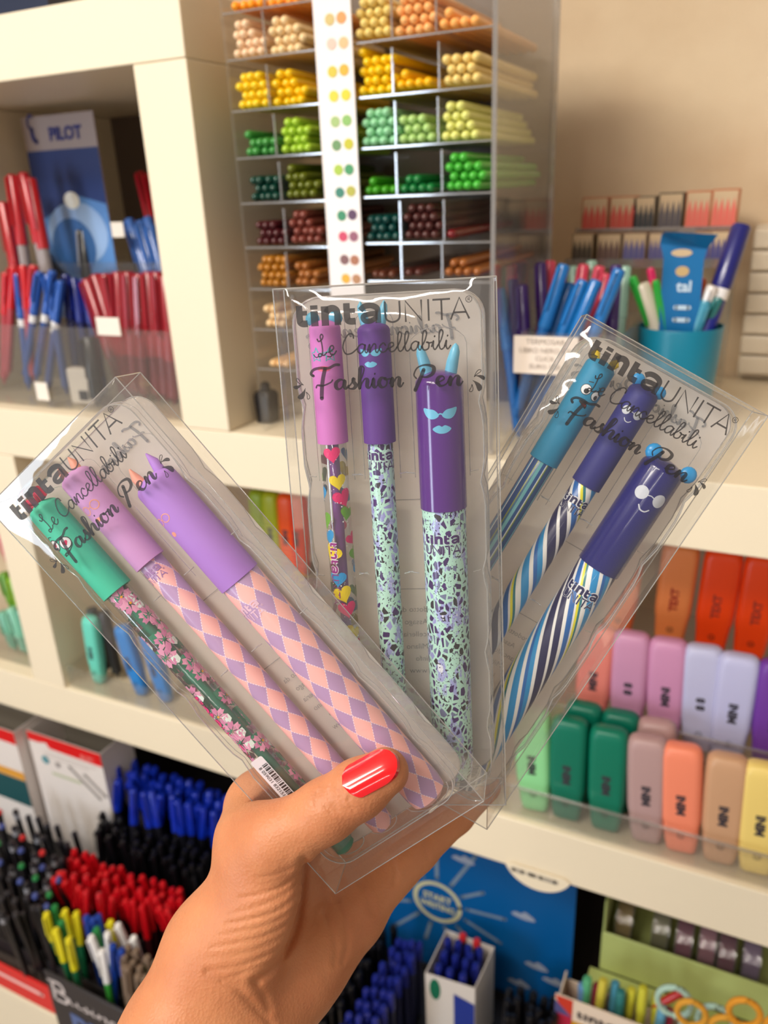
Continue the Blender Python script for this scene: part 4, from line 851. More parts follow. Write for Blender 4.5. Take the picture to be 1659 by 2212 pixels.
for k, (x_, c_, lab) in enumerate(((1345, (172, 140, 40), 'gold tape roll in clear wrap at the inner end of the green box'), (1425, (140, 138, 84), 'olive tape roll in the green box beside the gold one'), (1478, (150, 50, 100), 'magenta tape roll in clear wrap in the green box'), (1530, (190, 120, 150), 'pink tape roll in clear wrap in the green box'), (1575, (130, 20, 84), 'dark magenta tape roll in the green box'), (1632, (150, 120, 170), 'lilac tape roll in clear wrap at the outer end'))):
    p = at(x_, 2030, YG + .045); tt = thing('tape_roll', lab, 'tape roll', T(p.x, YG + .03 + .004 * (k % 2), zg - .03))
    MB().lathe([(-.0095, .028), (.0095, .028), (.0095, .016), (-.0095, .016), (-.0095, .028)], 28, 'x', cap0=False, cap1=False, cen=(.03, 0)).obj('tape', mat(c_, rough=.3, coat=.4), tt)
    MB().lathe([(-.011, .0002), (-.011, .0288), (.011, .0288), (.011, .0002)], 20, 'x', cap0=False, cap1=False, cen=(.03, 0)).obj('clear_wrap', CLR, tt)
YS = .70
a = at(1200, 2142, YS); b = at(1400, 2216, YS); zs = a.z - .004; wS = .165
t = thing('pen_carton', 'striped white carton of pastel pens at the bottom shelf corner', 'carton', T(a.x, YS, ZL)); hS = zs - ZL
wm = mat((236, 214, 192), rough=.5)
bx((0, 0, .001), (wS, .002, hS), wm, 'front_panel', t); bx((0, .0022, .001), (.002, .06, hS - .03), wm, 'side_panel', t); bx((wS - .002, .0022, .001), (wS, .06, hS - .03), wm, 'side_panel', t); bx((0, .0602, .001), (wS, .062, hS - .045), wm, 'back_panel', t)
f = on_front(0, hS, -.0006)
for pts, c_, n_ in (([(0, 0), (.022, 0), (.022, -.03), (.004, -.012)], (206, 60, 40), 'red_print'), ([(0, -.008), (.004, -.012), (.022, -.03), (0, -.03)], (84, 80, 130), 'violet_print'), ([(0, -.03), (.022, -.03), (.022, -.09), (0, -.09)], (186, 36, 66), 'crimson_print'), ([(.022, -.035), (wS, -.035), (wS, -.09), (.022, -.09)], (206, 150, 10), 'yellow_print')):
    MB().sheet(pts, f).obj(n_, mat(c_, rough=.45), t, smooth=False)
mb = MB(); tinta(mb, lambda p, q: (.028 + (p + 29.8) * .00165, -.001, hS - .021 - (q + 89.6) * .00165)); mb.obj('tinta_print', mat((84, 74, 74), rough=.5), t, smooth=False)
mb = MB(); unita(mb, lambda p, q: (.082 + p * .0016, -.001, hS - .021 - (q + 89.6) * .0016), .8); mb.obj('unita_print', mat((150, 130, 120), rough=.5), t, smooth=False)
for k, (q, c_, n_) in enumerate((((1270, 2112), (88, 168, 122), 'green'), ((1262, 2132), (190, 40, 80), 'crimson'), ((1258, 2126), (100, 140, 186), 'pale blue'), ((1292, 2126), (190, 46, 84), 'dark pink'), ((1304, 2116), (206, 190, 70), 'mustard yellow'), ((1330, 2122), (80, 150, 176), 'sky blue'), ((1342, 2140), (50, 120, 120), 'teal'), ((1366, 2136), (214, 206, 66), 'yellow nearest the teal one'), ((1390, 2132), (206, 200, 60), 'yellow in the middle'), ((1420, 2146), (214, 206, 66), 'yellow nearest the scissors'), ((1432, 2176), (100, 160, 190), 'light blue'), ((1446, 2180), (196, 60, 90), 'rose'))):
    p = at(*q, YS + .025 + .012 * (k % 2)); L_ = p.z - ZL - .004
    pen('pastel_%d' % k, p, Vector((p.x + random.uniform(-.006, .006), p.y, p.z - .1)), n_ + ' pen tip in the striped carton' if 'yellow ' not in n_ else n_.replace('yellow', 'yellow pen in the striped carton,'), r=.0062, L=L_, cap=.045, capc=c_, barc=c_, clip=False)
for k, (q, c_, lab, rr) in enumerate((((1500, 2184), (176, 206, 190), 'pale mint scissors with handles up beside the striped carton', .021), ((1530, 2206), (220, 156, 50), 'orange handled scissors in front of the mint pair', .017), ((1648, 2206), (224, 150, 40), 'amber handled scissors at the outer corner', .017))):
    p = at(*q, .69 - .02 * k); t = thing('scissors', lab, 'scissors', T(p.x, .69 - .02 * k, p.z) @ Matrix.Rotation(.15, 4, 'Y'))
    for s in (-1, 1):
        hd = MB().tube([(s * rr * 1.05 + math.cos(w_) * rr * .85, 0, math.sin(w_) * rr * 1.05) for w_ in [2 * PI * i / 24 for i in range(24)]], .0034, 8, closed=True).obj('handle', mat(c_, rough=.3), t)
        MB().tube([(s * rr * .5, 0, -rr * .9), (s * .003, 0, -rr * 1.9), (-s * .006, 0, -rr * 2.6)], [.0034, .0032, .0028], 8).obj('shank', mat(c_, rough=.3), hd)
        MB().add([(-s * .0 - .003, s * .0008, -rr * 1.8), (.003, s * .0008, -rr * 1.8), (-s * .008, s * .0008, ZL + .006 - p.z), (-s * .010, s * .0008, ZL + .010 - p.z)], [(0, 1, 2, 3)]).obj('blade', mat((180, 180, 184), rough=.25, metal=.9), t, smooth=False)
p = at(1476, 2150, .735); pen('red_flat', at(1480, 2140, .74), at(1440, 2160, .735), 'small red pen lying behind the mint scissors', r=.005, L=.05, cap=.03, capc=(190, 40, 36), barc=(190, 40, 36), clip=False)

# ------------------------------------------------------------------ three held pen boxes
BW, BH, BT = 0.074, 0.19798, 0.017842
FIT = [((0.184257, 0.266818, -0.685233), (-0.05524, 0.051289, 0.290809), 1.0),
       ((0.266445, 0.089846, -0.044255), (0.005271, 0.020359, 0.293614), 1.020086),
       ((0.242434, 0.079677, 0.511077), (0.059284, 0.031872, 0.316723), 1.024439)]
def rodr(r):
    r = np.array(r); t = np.linalg.norm(r); k = r / t
    K = np.array([[0, -k[2], k[1]], [k[2], 0, -k[0]], [-k[1], k[0], 0]])
    return np.eye(3) + math.sin(t) * K + (1 - math.cos(t)) * K @ K
def boxmat(i):
    r, t, s = FIT[i]; R = MR.T @ rodr(r); p = MR.T @ np.array(t) + CAM
    m = Matrix.Identity(4)
    for a in range(3):
        for b in range(3): m[a][b] = R[a][b] * s
        m[a][3] = p[a]
    return m
FILM = film('clear_box_film', refl=0.07, haze=0.035, hazecol=(0.8, 0.78, 0.76), rough=0.02, bump=0.07, bscale=45, fmax=0.55, fpow=5)
TRAYF = film('blister_film', tint=(0.96, 0.955, 0.95), refl=0.07, haze=0.06, rough=0.06, bump=0.5, bscale=120, fmax=0.6)
FROST = film('frosted_sheet', tint=(0.9, 0.88, 0.86), refl=0.02, haze=0.90, hazecol=lin((226, 219, 214)), rough=0.25, fmax=0.2)
EDGE = film('folded_film_edge', tint=(0.86, 0.85, 0.84), refl=0.34, haze=0.4, hazecol=(.88, .87, .86), rough=0.08, fmax=0.5)
LIP = film('blister_lip', tint=(0.9, 0.89, 0.88), refl=0.32, haze=0.42, hazecol=(.9, .89, .88), rough=0.10, fmax=0.6)  # white haze put in the colour stands for highlights along the lips
PRINT = ink('print_charcoal', (40, 36, 38), 0.86)
BACKP = ink('print_grey', (120, 124, 132), 0.55)
def bulge(px, py):
    ex, ey = max(BW / 2 - abs(px), 0), max(BH / 2 - abs(py), 0)
    k = min(1, max(0, (py + .055) / .05)); fade = 1 - .75 * k * k * (3 - 2 * k)
    return .0018 * fade * (1 - math.exp(-ex / .0075)) * (1 - math.exp(-ey / .0135))
def make_box(i, label, seed):
    M = boxmat(i); t = thing('pen_box', label, 'pen box', M, 'clear boxes of novelty pens in the hand')
    x, y = BW / 2, BH / 2; z = BT
    rnd = random.Random(seed)
    # film shell: front and back gently bulged grids, four sides
    mb = MB(); nx, ny = 32, 72
    def grid(zf, sgn):
        v = []; fs = []
        for b in range(ny + 1):
            for a in range(nx + 1):
                p, q = math.sin((a / nx - .5) * PI), math.sin((b / ny - .5) * PI)
                v.append((p * x, q * y, zf + sgn * bulge(p * x, q * y)))
        for b in range(ny):
            for a in range(nx): fs.append((b * (nx + 1) + a, b * (nx + 1) + a + 1, (b + 1) * (nx + 1) + a + 1, (b + 1) * (nx + 1) + a))
        mb.add(v, fs)
    grid(0, -1); grid(z, 0.25)
    for q in ([(-x, -y, 0), (x, -y, 0), (x, -y, z), (-x, -y, z)], [(-x, y, 0), (-x, y, z), (x, y, z), (x, y, 0)],
              [(-x, -y, 0), (-x, -y, z), (-x, y, z), (-x, y, 0)], [(x, -y, 0), (x, y, 0), (x, y, z), (x, -y, z)]): mb.add(q, [(0, 1, 2, 3)])
    mb.obj('film_shell', FILM, t, smooth=True)
    # folded edges
    mb = MB(); r = 0.00022
    C = [(-x, -y), (x, -y), (x, y), (-x, y)]
    for k in range(4):
        a, b = C[k], C[(k + 1) % 4]
        for zz in (0, z): mb.tube([(a[0], a[1], zz), (b[0], b[1], zz)], r, 5)
        mb.tube([(a[0], a[1], 0), (a[0], a[1], z)], r, 5)
    mb.obj('fold_edge', EDGE, t)
    # closing flap tucked in at the bottom end and the tab at the top
    mb = MB(); mb.add([(-x + .002, y - .0006, z * .5), (x - .002, y - .0006, z * .5), (x - .004, y - .016, z - .0008), (-x + .004, y - .016, z - .0008)], [(0, 1, 2, 3)])
    mb.obj('tuck_flap', FILM, t, smooth=False); mb = MB()
    mb.add([(x - .0007, y - .001, .001), (x - .0007, y - .001, z - .001), (x - .0009, y - .014, z - .003), (x - .0009, y - .014, .003)], [(0, 1, 2, 3)])
    mb.obj('side_flap', FILM, t, smooth=False); mb = MB()
    mb.add([(-x + .004, -y + .0006, z - .0012), (x - .004, -y + .0006, z - .0012), (x - .006, -y + .012, z - .0006), (-x + .006, -y + .012, z - .0006)], [(0, 1, 2, 3)])
    mb.obj('top_flap', FILM, t, smooth=False)
    # moulded blister: rim wall with finger notches, lips, wells
    def rim(ins):
        P = rrect(-x + ins, -y + .0035, x - ins, y - .006, .009, 7); out = []
        L = len(P)
        for k in range(L):
            a, b = P[k], P[(k + 1) % L]; d = math.hypot(b[0] - a[0], b[1] - a[1]); n = max(1, int(d / .004))
            for j in range(n):
                px, py = a[0] + (b[0] - a[0]) * j / n, a[1] + (b[1] - a[1]) * j / n
                if abs(px) > x - ins - .0005:
                    for vy in (-.058, -.030, .004, .036, .066):
                        e = abs(py - vy)
                        if e < .007: px -= math.copysign(.0014 * (0.5 + 0.5 * math.cos(e / .007 * PI)), px)
                out.append((px, py))
        return out
    R0, R1 = rim(.0052), rim(.0034)
    n = len(R0); mb = MB()
    z0, z1 = 0.0032, z - 0.0016
    mb.add([(p[0], p[1], z0) for p in R0] + [(p[0], p[1], z1) for p in R1], [(k, (k + 1) % n, n + (k + 1) % n, n + k) for k in range(n)])
    mb.obj('blister_tray', TRAYF, t)
    mb = MB(); mb.tube([(p[0], p[1], z0) for p in R0], .00026, 5, closed=True); mb.tube([(p[0] * 1.01, p[1] * 1.003, z0 + .003) for p in R0], .00015, 4, closed=True)
    mb.tube([(p[0], p[1], z1) for p in R1], .0002, 4, closed=True)
    for cu, rw, top in ((-22 * mm, 6.6 * mm, -.0905), (-5 * mm, 6.6 * mm, -.0905), (17 * mm, 10.0 * mm, -.0835)):
        W = [(cu - rw, -.030), (cu - rw, top + rw * .6)] + [(cu + math.cos(PI + PI * k / 8) * rw, top + rw * .6 + math.sin(PI + PI * k / 8) * rw * .6) for k in range(1, 8)] + [(cu + rw, top + rw * .6), (cu + rw, -.030)]
        mb.tube([(p[0], p[1], z1 - .003) for p in W], .00014, 4)
        for vv in (-.033, .005):
            mb.tube([(cu - rw - .004, vv, z0 + .006), (cu - rw, vv, z0 + .004)], .00022, 4); mb.tube([(cu + rw, vv, z0 + .004), (cu + rw + .003, vv, z0 + .006)], .00022, 4)
        A = [(cu + math.cos(PI - PI * k / 8) * rw, .0885 + math.sin(PI * k / 8) * rw * .55) for k in range(9)]
        mb.tube([(p[0], p[1], z0 + .004) for p in A], .00022, 4)
    mb.obj('blister_lip', LIP, t)
    MB().sheet(rrect(-x + .0034, -y + .0035, x - .0034, y - .006, .009), lambda a, b: (a, b, z - .0015)).obj('backing_sheet', FROST, t, smooth=False)
    # printing on the front, and the mirrored back printing seen through the plastic
    def f0(a, b):
        return (a * mm, b * mm, -bulge(a * mm, b * mm) - 0.00022)
    mb = MB(); tinta(mb, f0); unita(mb, f0); regmark(mb, f0)
    script(mb, 'Le', -22.6, -76.6, 3.1, 5.6, .5, f0); script(mb, 'Cancellabili', -14.6, -76.7, 3.0, 36, .5, f0)
    script(mb, 'Fashion', -25.5, -65.1, 3.2, 30.5, 1.25, f0, True); script(mb, 'Pen', 8.4, -64.6, 3.2, 16.5, 1.25, f0, True)
    splash(mb, f0, -1); splash(mb, f0, 1)
    mb.obj('front_print', PRINT, t, smooth=False)
    fb = lambda a, b: (-a * mm, b * mm, z - .0019)
    mb = MB(); script(mb, 'Fashion', -24, -81.5, 2.6, 24, 1.1, fb, True); script(mb, 'Pen', 4, -81.5, 2.6, 13, 1.1, fb, True)
    drop(mb, 29, -78, -2, -3, 1.6, fb); drop(mb, 30, -82, -3, -1, 1.2, fb)
    for k, s in enumerate(('Prodotto da', 'Assago', 'cancelleria', 'Milano', 'info', 'www')):
        text_into(mb, s, 3.2, lambda a, b, k=k: fb(a - 6 + (k % 2) * 1.5, 24 + k * 5.2 - b))
    for v0 in (14.5, -21.0):
        mb.stroke([(-16, v0), (6, v0)], .3, fb, caps=False)
    mb.obj('back_print', BACKP, t, smooth=False)
    return t, M

# --- pens
def capprof(v0, v1, r, dome):
    """cap profile from the closed domed end v0 to the open rim v1 (mm)"""
    P = [(v0 * mm, .0002)]
    for k in range(1, 9):
        a = PI / 2 * k / 8; P.append(((v0 + dome - dome * math.cos(a)) * mm, r * math.sin(a) * mm))
    P += [((v1 - .5) * mm, r * mm * 1.01), ((v1 - .12) * mm, r * mm * 1.01), (v1 * mm, (r - .3) * mm), (v1 * mm, (r - 1.2) * mm)]
    return P
def wrap(r, off=0.06):
    R = (r + off) * mm
    return lambda a, b: (math.sin(a / r) * R, b * mm, -math.cos(a / r) * R)
def heart(x, y, s, rot=0):
    P = []
    for k in range(22):
        t = 2 * PI * k / 22; a = 16 * math.sin(t) ** 3 / 17 * s; b = -(13 * math.cos(t) - 5 * math.cos(2 * t) - 2 * math.cos(3 * t) - math.cos(4 * t)) / 17 * s
        P.append((x + a * math.cos(rot) - b * math.sin(rot), y + a * math.sin(rot) + b * math.cos(rot)))
    return P
def logo(mb, fn, x, y, s, rot=0, bold=1.0):
    """two-line tinta / UNITA when rot is 0, one line running down the barrel otherwise"""
    c, d = math.cos(rot), math.sin(rot)
    def put(cx, cy, k):
        def g(a, b):
            p, q = (a - cx) * k, (b - cy) * k
            return fn(x + p * c - q * d, y + p * d + q * c)
        return g
    if rot == 0:
        tinta(mb, put(-15, -86.2, s), bold); unita(mb, put(14.2, -94.2, s * 1.05), .62 + .5 * bold); regmark(mb, put(14.2, -94.2, s * 1.05), 28.5, -92.6, .8)
    else:
        tinta(mb, put(0, -89.5, s), bold); unita(mb, put(0, -89.5, s), .9); regmark(mb, put(0, -89.5, s))
CLEARB = film('clear_barrel', tint=(0.93, 0.93, 0.92), refl=0.09, haze=0.05, rough=0.05, fmax=0.6)
def gel_pen(M, u, r_cap, r_bar, cap0, cap1, end, capm, barm, label, group, tilt=0.0, wz=9.0, clear=None, spin=0.0):
    t = thing('gel_pen', label, 'pen', M @ T(u * mm, 0, wz * mm) @ Matrix.Rotation(tilt, 4, 'Z') @ Matrix.Rotation(spin, 4, 'Y'), group)
    cap = MB().lathe(capprof(cap0, cap1, r_cap, r_cap * .55), 40, 'y', cap1=False).obj('cap', capm, t)
    prof = [((cap1 - 6) * mm, (r_bar - .4) * mm), ((cap1 - 5) * mm, r_bar * mm), ((end - 6) * mm, r_bar * mm), ((end - 2) * mm, r_bar * .93 * mm), (end * mm, r_bar * .6 * mm)]
    bar = MB().lathe(prof, 40, 'y').obj('barrel', CLEARB if clear else barm, t)
    if clear:
        MB().lathe([((cap1 - 4) * mm, r_bar * .42 * mm), ((end - 9) * mm, r_bar * .42 * mm)], 20, 'y').obj('refill', clear, t)
        MB().lathe([((end - 7) * mm, r_bar * .86 * mm), (end * mm, r_bar * .86 * mm), ((end + 1.2) * mm, r_bar * .55 * mm)], 24, 'y').obj('end_plug', clear, t)
    return t, cap, bar
def ear(cap, m, pts, rad):
    return MB().tube([(p[0] * mm, p[1] * mm, p[2] * mm) for p in pts], [x * mm for x in rad], 14).obj('ear', m, cap)
def bear_ear(cap, m, x, y, r):
    mb = MB(); n = 14
    v = []; 
    for i in range(9):
        a = PI * i / 8
        for k in range(n):
            b = 2 * PI * k / n; v.append(((x + math.sin(a) * math.cos(b) * r) * mm, (y + math.sin(a) * math.sin(b) * r) * mm, math.cos(a) * r * .55 * mm))
    mb.add(v, [(i * n + k, i * n + (k + 1) % n, (i + 1) * n + (k + 1) % n, (i + 1) * n + k) for i in range(8) for k in range(n)])
    return mb.obj('ear', m, cap)

def argyle(nt, U, V, n=4.0, L=12.5):
    a = U * n + V * (1 / L); b = U * n - V * (1 / L)
    chk = (a.fl() + b.fl()).mod(2.0).gt(0.5)
    c = mixc(nt, chk, (250, 184, 178), (184, 148, 190))
    la = ((a + 0.5).fr() - 0.5).ab().lt(0.022); lb_ = ((b + 0.5).fr() - 0.5).ab().lt(0.022)
    da = (b * 7.0).fr().lt(0.6); db = (a * 7.0).fr().lt(0.6)
    return mixc(nt, (la * da).mx(lb_ * db), c, (240, 222, 236))
def spiral(turn, rep):
    W, NV, B, Y, TE, CY_ = (238, 236, 232), (24, 22, 78), (20, 100, 178), (236, 226, 40), (20, 120, 130), (20, 142, 204)
    st = [(0, W), (.055, NV), (.19, W), (.235, NV), (.34, W), (.40, B), (.49, W), (.52, Y), (.56, TE), (.60, W), (.68, CY_), (.80, W), (.86, B), (.92, CY_)]
    return lambda nt, U, V: ramp(nt, (U * rep - V * (1.0 / turn)).fr(), st)
def straight(nt, U, V):
    st = [(0, (14, 70, 140)), (.12, (40, 132, 190)), (.17, (230, 234, 232)), (.2, (14, 70, 140)), (.34, (150, 160, 30)), (.37, (20, 100, 140)), (.42, (110, 190, 200)), (.5, (16, 80, 150)), (.58, (225, 232, 230)), (.61, (140, 160, 30)), (.64, (16, 74, 130)), (.8, (110, 190, 200)), (.85, (16, 80, 150))]
    return ramp(nt, (U * 2.0).fr(), st)
def snake(nt, U, V):
    N = nt.nodes.new; L = nt.links.new
    def vec(kx, ky):
        c = N('ShaderNodeCombineXYZ'); L((U * kx).s, c.inputs[0]); L((V * ky).s, c.inputs[1]); return c.outputs[0]
    vo = N('ShaderNodeTexVoronoi'); vo.feature = 'DISTANCE_TO_EDGE'; L(vec(12, .32), vo.inputs['Vector']); vo.inputs['Scale'].default_value = 1.0
    vc = N('ShaderNodeTexVoronoi'); L(vec(12, .32), vc.inputs['Vector']); vc.inputs['Scale'].default_value = 1.0
    n1 = N('ShaderNodeTexNoise'); L(vec(3, .055), n1.inputs['Vector']); n1.inputs['Scale'].default_value = 1.0; n1.inputs['Detail'].default_value = 3
    n2 = N('ShaderNodeTexNoise'); L(vec(5, .06), n2.inputs['Vector']); n2.inputs['Scale'].default_value = 1.3; n2.inputs['Detail'].default_value = 5; n2.inputs['Roughness'].default_value = .7
    n3 = N('ShaderNodeTexNoise'); L(vec(30, .9), n3.inputs['Vector']); n3.inputs['Scale'].default_value = 1.0; n3.inputs['Detail'].default_value = 3
    sx = N('ShaderNodeSeparateColor'); L(vc.outputs['Color'], sx.inputs[0])
    cell = ramp(nt, E(nt, sx.outputs[0]), [(0, (60, 26, 92)), (.35, (46, 40, 48)), (.6, (112, 116, 150)), (.78, (70, 30, 104)), (.9, (150, 150, 205))])
    base = mixc(nt, E(nt, n2.outputs[0]).gt(.55), (180, 222, 206), (160, 164, 214))
    base = mixc(nt, E(nt, n2.outputs[0]).gt(.64) , base, (226, 228, 236))
    base = mixc(nt, E(nt, n3.outputs[0]).gt(.60) * E(nt, n1.outputs[0]).lt(.52), base, (44, 36, 60))
    on = E(nt, vo.outputs[0]).gt(.14) * E(nt, n1.outputs[0]).gt(.445)
    return mixc(nt, on, base, cell)
def softcap(c): return mat(c, rough=0.55, spec=0.35)
def glosscap(c): return mat(c, rough=0.16, spec=0.5, coat=0.4)
G = ['pens in the pink and mint box', 'pens in the purple box', 'pens in the navy box']
def face(cap, r, draw, mats):
    mb = MB(); draw(mb, wrap(r)); return mb.obj('face_print', mats, cap, smooth=False)
BLACK = mat((24, 20, 24), rough=.5); WHITE = mat((236, 236, 238), rough=.45); SILVER = mat((196, 198, 206), rough=.35)

t1, M1 = make_box(0, 'clear pen box tilted to the lower right under the thumb, mint and lilac pens inside', 1)
t2, M2 = make_box(1, 'upright middle clear pen box with pink and purple capped pens', 2)
t3, M3 = make_box(2, 'clear pen box leaning right behind the others, blue and navy pens inside', 3)

# box 1: mint floral, lilac argyle, big lilac argyle
MINT = softcap((66, 196, 162)); GREENI = mat((30, 132, 104), rough=.4)
p, cap, bar = gel_pen(M1, -25.6, 6.2, 4.9, -89, -45, 89, MINT, None, 'slim pen with mint cap and pink flowers on a clear barrel', G[0], clear=GREENI, spin=.38)
def draw(mb, fn):
    for cx, cy in ((-1.2, -72.4), (3.6, -70.6)):
        mb.cm = 0; mb.blob(circ(cx, cy, 2.3, 18), fn)
        fn2 = wrap(6.2, .1); mb.cm = 1; mb.blob(heart(cx, cy, 1.2), fn2)
        mb.cm = 2; c = circ(cx, cy, 2.3, 18); mb.stroke(c + [c[0]], .28, wrap(6.2, .12), caps=False)
    mb.cm = 2; mb.stroke(spline([(-.6, -67.6), (.8, -66.6), (2.4, -67.4)], 5), .3, fn); mb.stroke(spline([(-2.5, -75.6), (-1, -76.2), (.4, -75.6)], 4), .3, fn)
    mb.cm = 1
face(cap, 6.2, draw, [WHITE, mat((214, 36, 92), rough=.4), BLACK])
RED_ = mat((205, 40, 80), rough=.4)
for s in (-1, 1): ear(cap, RED_, [(0, -88.6, 0), (s * 2.6, -91.4, 0), (s * 4.8, -92.2, 0), (s * 5.0, -89.6, 0), (s * 2.4, -88.8, 0)], [.5, 1.5, 1.9, 1.7, .5])
mb = MB(); rn = random.Random(5); fn = wrap(4.9, .08)
def flower(mb, fn, x, y, s, rot):
    for k in range(7):
        a = rot + 2 * PI * k / 7; ca, sa = math.cos(a), math.sin(a)
        P = [(x + (ca * q - sa * w_) * s, y + (sa * q + ca * w_) * s) for q, w_ in ((.15, 0), (.55, .26), (.92, .22), (.86, 0), (.97, -.16), (.55, -.27))]
        mb.cm = k % 2; mb.blob(P, fn, rings=(1,))
v = -43.0; k = 0
while v < 80:
    a = rn.uniform(-PI, PI) * 4.9
    for q in range(2):
        aa = a + q * 2 * PI * 4.9 / 2 + rn.uniform(-.8, .8); vv = v + rn.uniform(-1.6, 1.6)
        flower(mb, fn, aa, vv, rn.uniform(4.2, 5.0), rn.uniform(0, 6))
        if q % 2 == 0:
            mb.cm = 2; mb.blob(circ(aa + .3, vv, .5, 8), wrap(4.9, .12), rings=(1,))
        mb.cm = 3; mb.blob([(aa + 2.6 + math.cos(w_ * PI / 4) * (1.5 + .5 * (w_ % 2)), vv + 2.4 + math.sin(w_ * PI / 4) * (1.3 + .4 * (w_ % 3))) for w_ in range(8)], fn, rings=(1,))
        mb.cm = 4; mb.blob([(aa - 1.8 + math.cos(w_ * PI / 4) * (2.6 + .7 * (w_ % 2)), vv - 2.2 + math.sin(w_ * PI / 4) * (2.2 + .5 * (w_ % 3))) for w_ in range(8)], wrap(4.9, .04), rings=(1,))
    v += 6.0
mb.obj('flower_print', [mat((226, 156, 186), rough=.4), mat((208, 130, 168), rough=.4), mat((236, 160, 40), rough=.4), mat((222, 236, 228), rough=.4), mat((40, 146, 112), rough=.4)], bar, smooth=False)
mb = MB(); logo(mb, wrap(4.9, .16), -1.6, 21, .54, PI / 2, 1.35); mb.obj('logo_outline', mat((60, 48, 80), rough=.5), bar, smooth=False)
mb = MB(); logo(mb, wrap(4.9, .2), -1.6, 21, .54, PI / 2, 1.0); mb.obj('logo_print', mat((236, 40, 124), rough=.4), bar, smooth=False)
LIL = softcap((206, 150, 206)); LIL2 = softcap((178, 128, 214)); PEACH = mat((244, 164, 140), rough=.45)
ARG1 = patmat('argyle_slim', argyle); ARG2 = patmat('argyle_wide', lambda nt, U, V: argyle(nt, U, V, 7.0, 13.0))
p, cap, bar = gel_pen(M1, -6.3, 6.2, 5.0, -89, -45, 91, LIL, ARG1, 'slim pen with pale lilac cap and pink argyle barrel', G[0])
for s in (-1, 1): ear(cap, PEACH, [(s * 2.5, -87.0, 0), (s * 3.3, -91.0, 0), (s * 3.0, -93.5, 0)], [1.9, 1.5, .25])
def draw(mb, fn):
    for cx in (-2.6, 2.0): c = circ(cx, -73.5, 1.7, 16); mb.stroke(c + [c[0]], .4, fn, caps=False)
    mb.stroke([(-.9, -73.7), (.3, -73.7)], .4, fn); mb.blob(circ(-1.0, -68.4, 1.6, 14, .8), fn)
face(cap, 6.2, draw, PEACH)
mb = MB(); logo(mb, wrap(5.0, .1), -.6, -40.5, .36); mb.obj('logo_print', mat((170, 128, 180), rough=.5), bar, smooth=False)
p, cap, bar = gel_pen(M1, 17.2, 8.3, 7.9, -68.5, -18.7, 91.5, LIL2, ARG2, 'thick pen with violet cap and pink argyle barrel', G[0], wz=8.9)
for s in (-1, 1): ear(cap, PEACH if s < 0 else LIL2, [(s * 4.2, -65.6, 0), (s * 5.0, -71.0, 0), (s * 4.6, -75.0, 0)], [2.2, 1.8, .3])
def draw(mb, fn):
    for cx in (-6.6, -2.2): c = circ(cx, -52.5, 1.9, 16, 1.5); mb.stroke(c + [c[0]], .35, fn, caps=False)
    mb.stroke([(-4.9, -52.8), (-3.9, -52.8)], .35, fn); mb.blob(circ(-4.6, -46.2, 1.3, 12, 1.0), fn, rings=(1,))
face(cap, 8.3, draw, PEACH)
mb = MB(); logo(mb, wrap(7.9, .1), -2.6, -7.5, .42); mb.obj('logo_print', mat((236, 196, 216), rough=.5), bar, smooth=False)
o = MB()
o.blob([(-25.6 + a, b) for a, b in rrect(-3.0, 38.0, 3.0, 70.0, .8, 3)], lambda a, b: (a * mm, b * mm, .0032), rings=(1,))
o.cm = 1
yy = 41.5; rb = random.Random(3)
while yy < 57:
    wl = rb.choice((.25, .25, .5, .75)); o.add([(-25.4 * mm, yy * mm, .00305), (-22.9 * mm, yy * mm, .00305), (-22.9 * mm, (yy + wl) * mm, .00305), (-25.4 * mm, (yy + wl) * mm, .00305)], [(0, 1, 2, 3)]); yy += wl + rb.choice((.3, .5))
text_into(o, '8 059031 832151', 2.1, lambda a, b: ((-27.4 + b) * mm, (49 + a) * mm, .00305))
o.cm = 2; o.blob(circ(-24.6, 65.2, 1.2, 12), lambda a, b: (a * mm, b * mm, .00305), rings=(1,)); drop(o, -24.6, 64.4, .9, -2.0, 1.2, lambda a, b: (a * mm, b * mm, .00304))
o = o.obj('barcode_label', [mat((232, 224, 230), rough=.5), BLACK, mat((28, 70, 150), rough=.4)], t1, smooth=False)

# box 2: pink hearts, purple snake, big purple snake
PINK = softcap((204, 116, 190)); PURP = softcap((94, 48, 136)); PURG = glosscap((88, 36, 128)); SKY = mat((112, 190, 222), rough=.3)
p, cap, bar = gel_pen(M2, -21.9, 5.5, 4.7, -88, -45, 89, PINK, None, 'slim pen with orchid pink cap and hearts on a clear barrel', G[1], clear=mat((120, 50, 140), rough=.35))
for s in (-1, 1): bear_ear(cap, mat((84, 170, 200), rough=.4), s * 4.0, -88.4, 2.5)
def star(x, y, r): return [(x + math.cos(-PI / 2 + PI * k / 5) * r * (1 if k % 2 == 0 else .5), y + math.sin(-PI / 2 + PI * k / 5) * r * (1 if k % 2 == 0 else .5)) for k in range(10)]
def draw(mb, fn):
    mb.cm = 0
    for cx in (-3.0, 2.0): s = star(cx, -76.4, 2.5); mb.stroke(s + [s[0], s[1]], .5, fn, caps=False)
    mb.cm = 1; mb.blob([(a, b) for a, b in circ(-.5, -71.7, 2.4, 18, .95)], fn)
    mb.cm = 2; mb.stroke(spline([(-4.2, -76.6), (-3.2, -75.7), (-2.2, -75.9)], 4), .35, fn); mb.stroke(spline([(1.2, -75.9), (2.2, -75.7), (3.0, -76.6)], 4), .35, fn)
face(cap, 5.5, draw, [mat((70, 170, 176), rough=.4), mat((226, 92, 126), rough=.4), BLACK])
mb = MB(); rn = random.Random(9); fn = wrap(4.7, .08); v = -41.5; k = 0
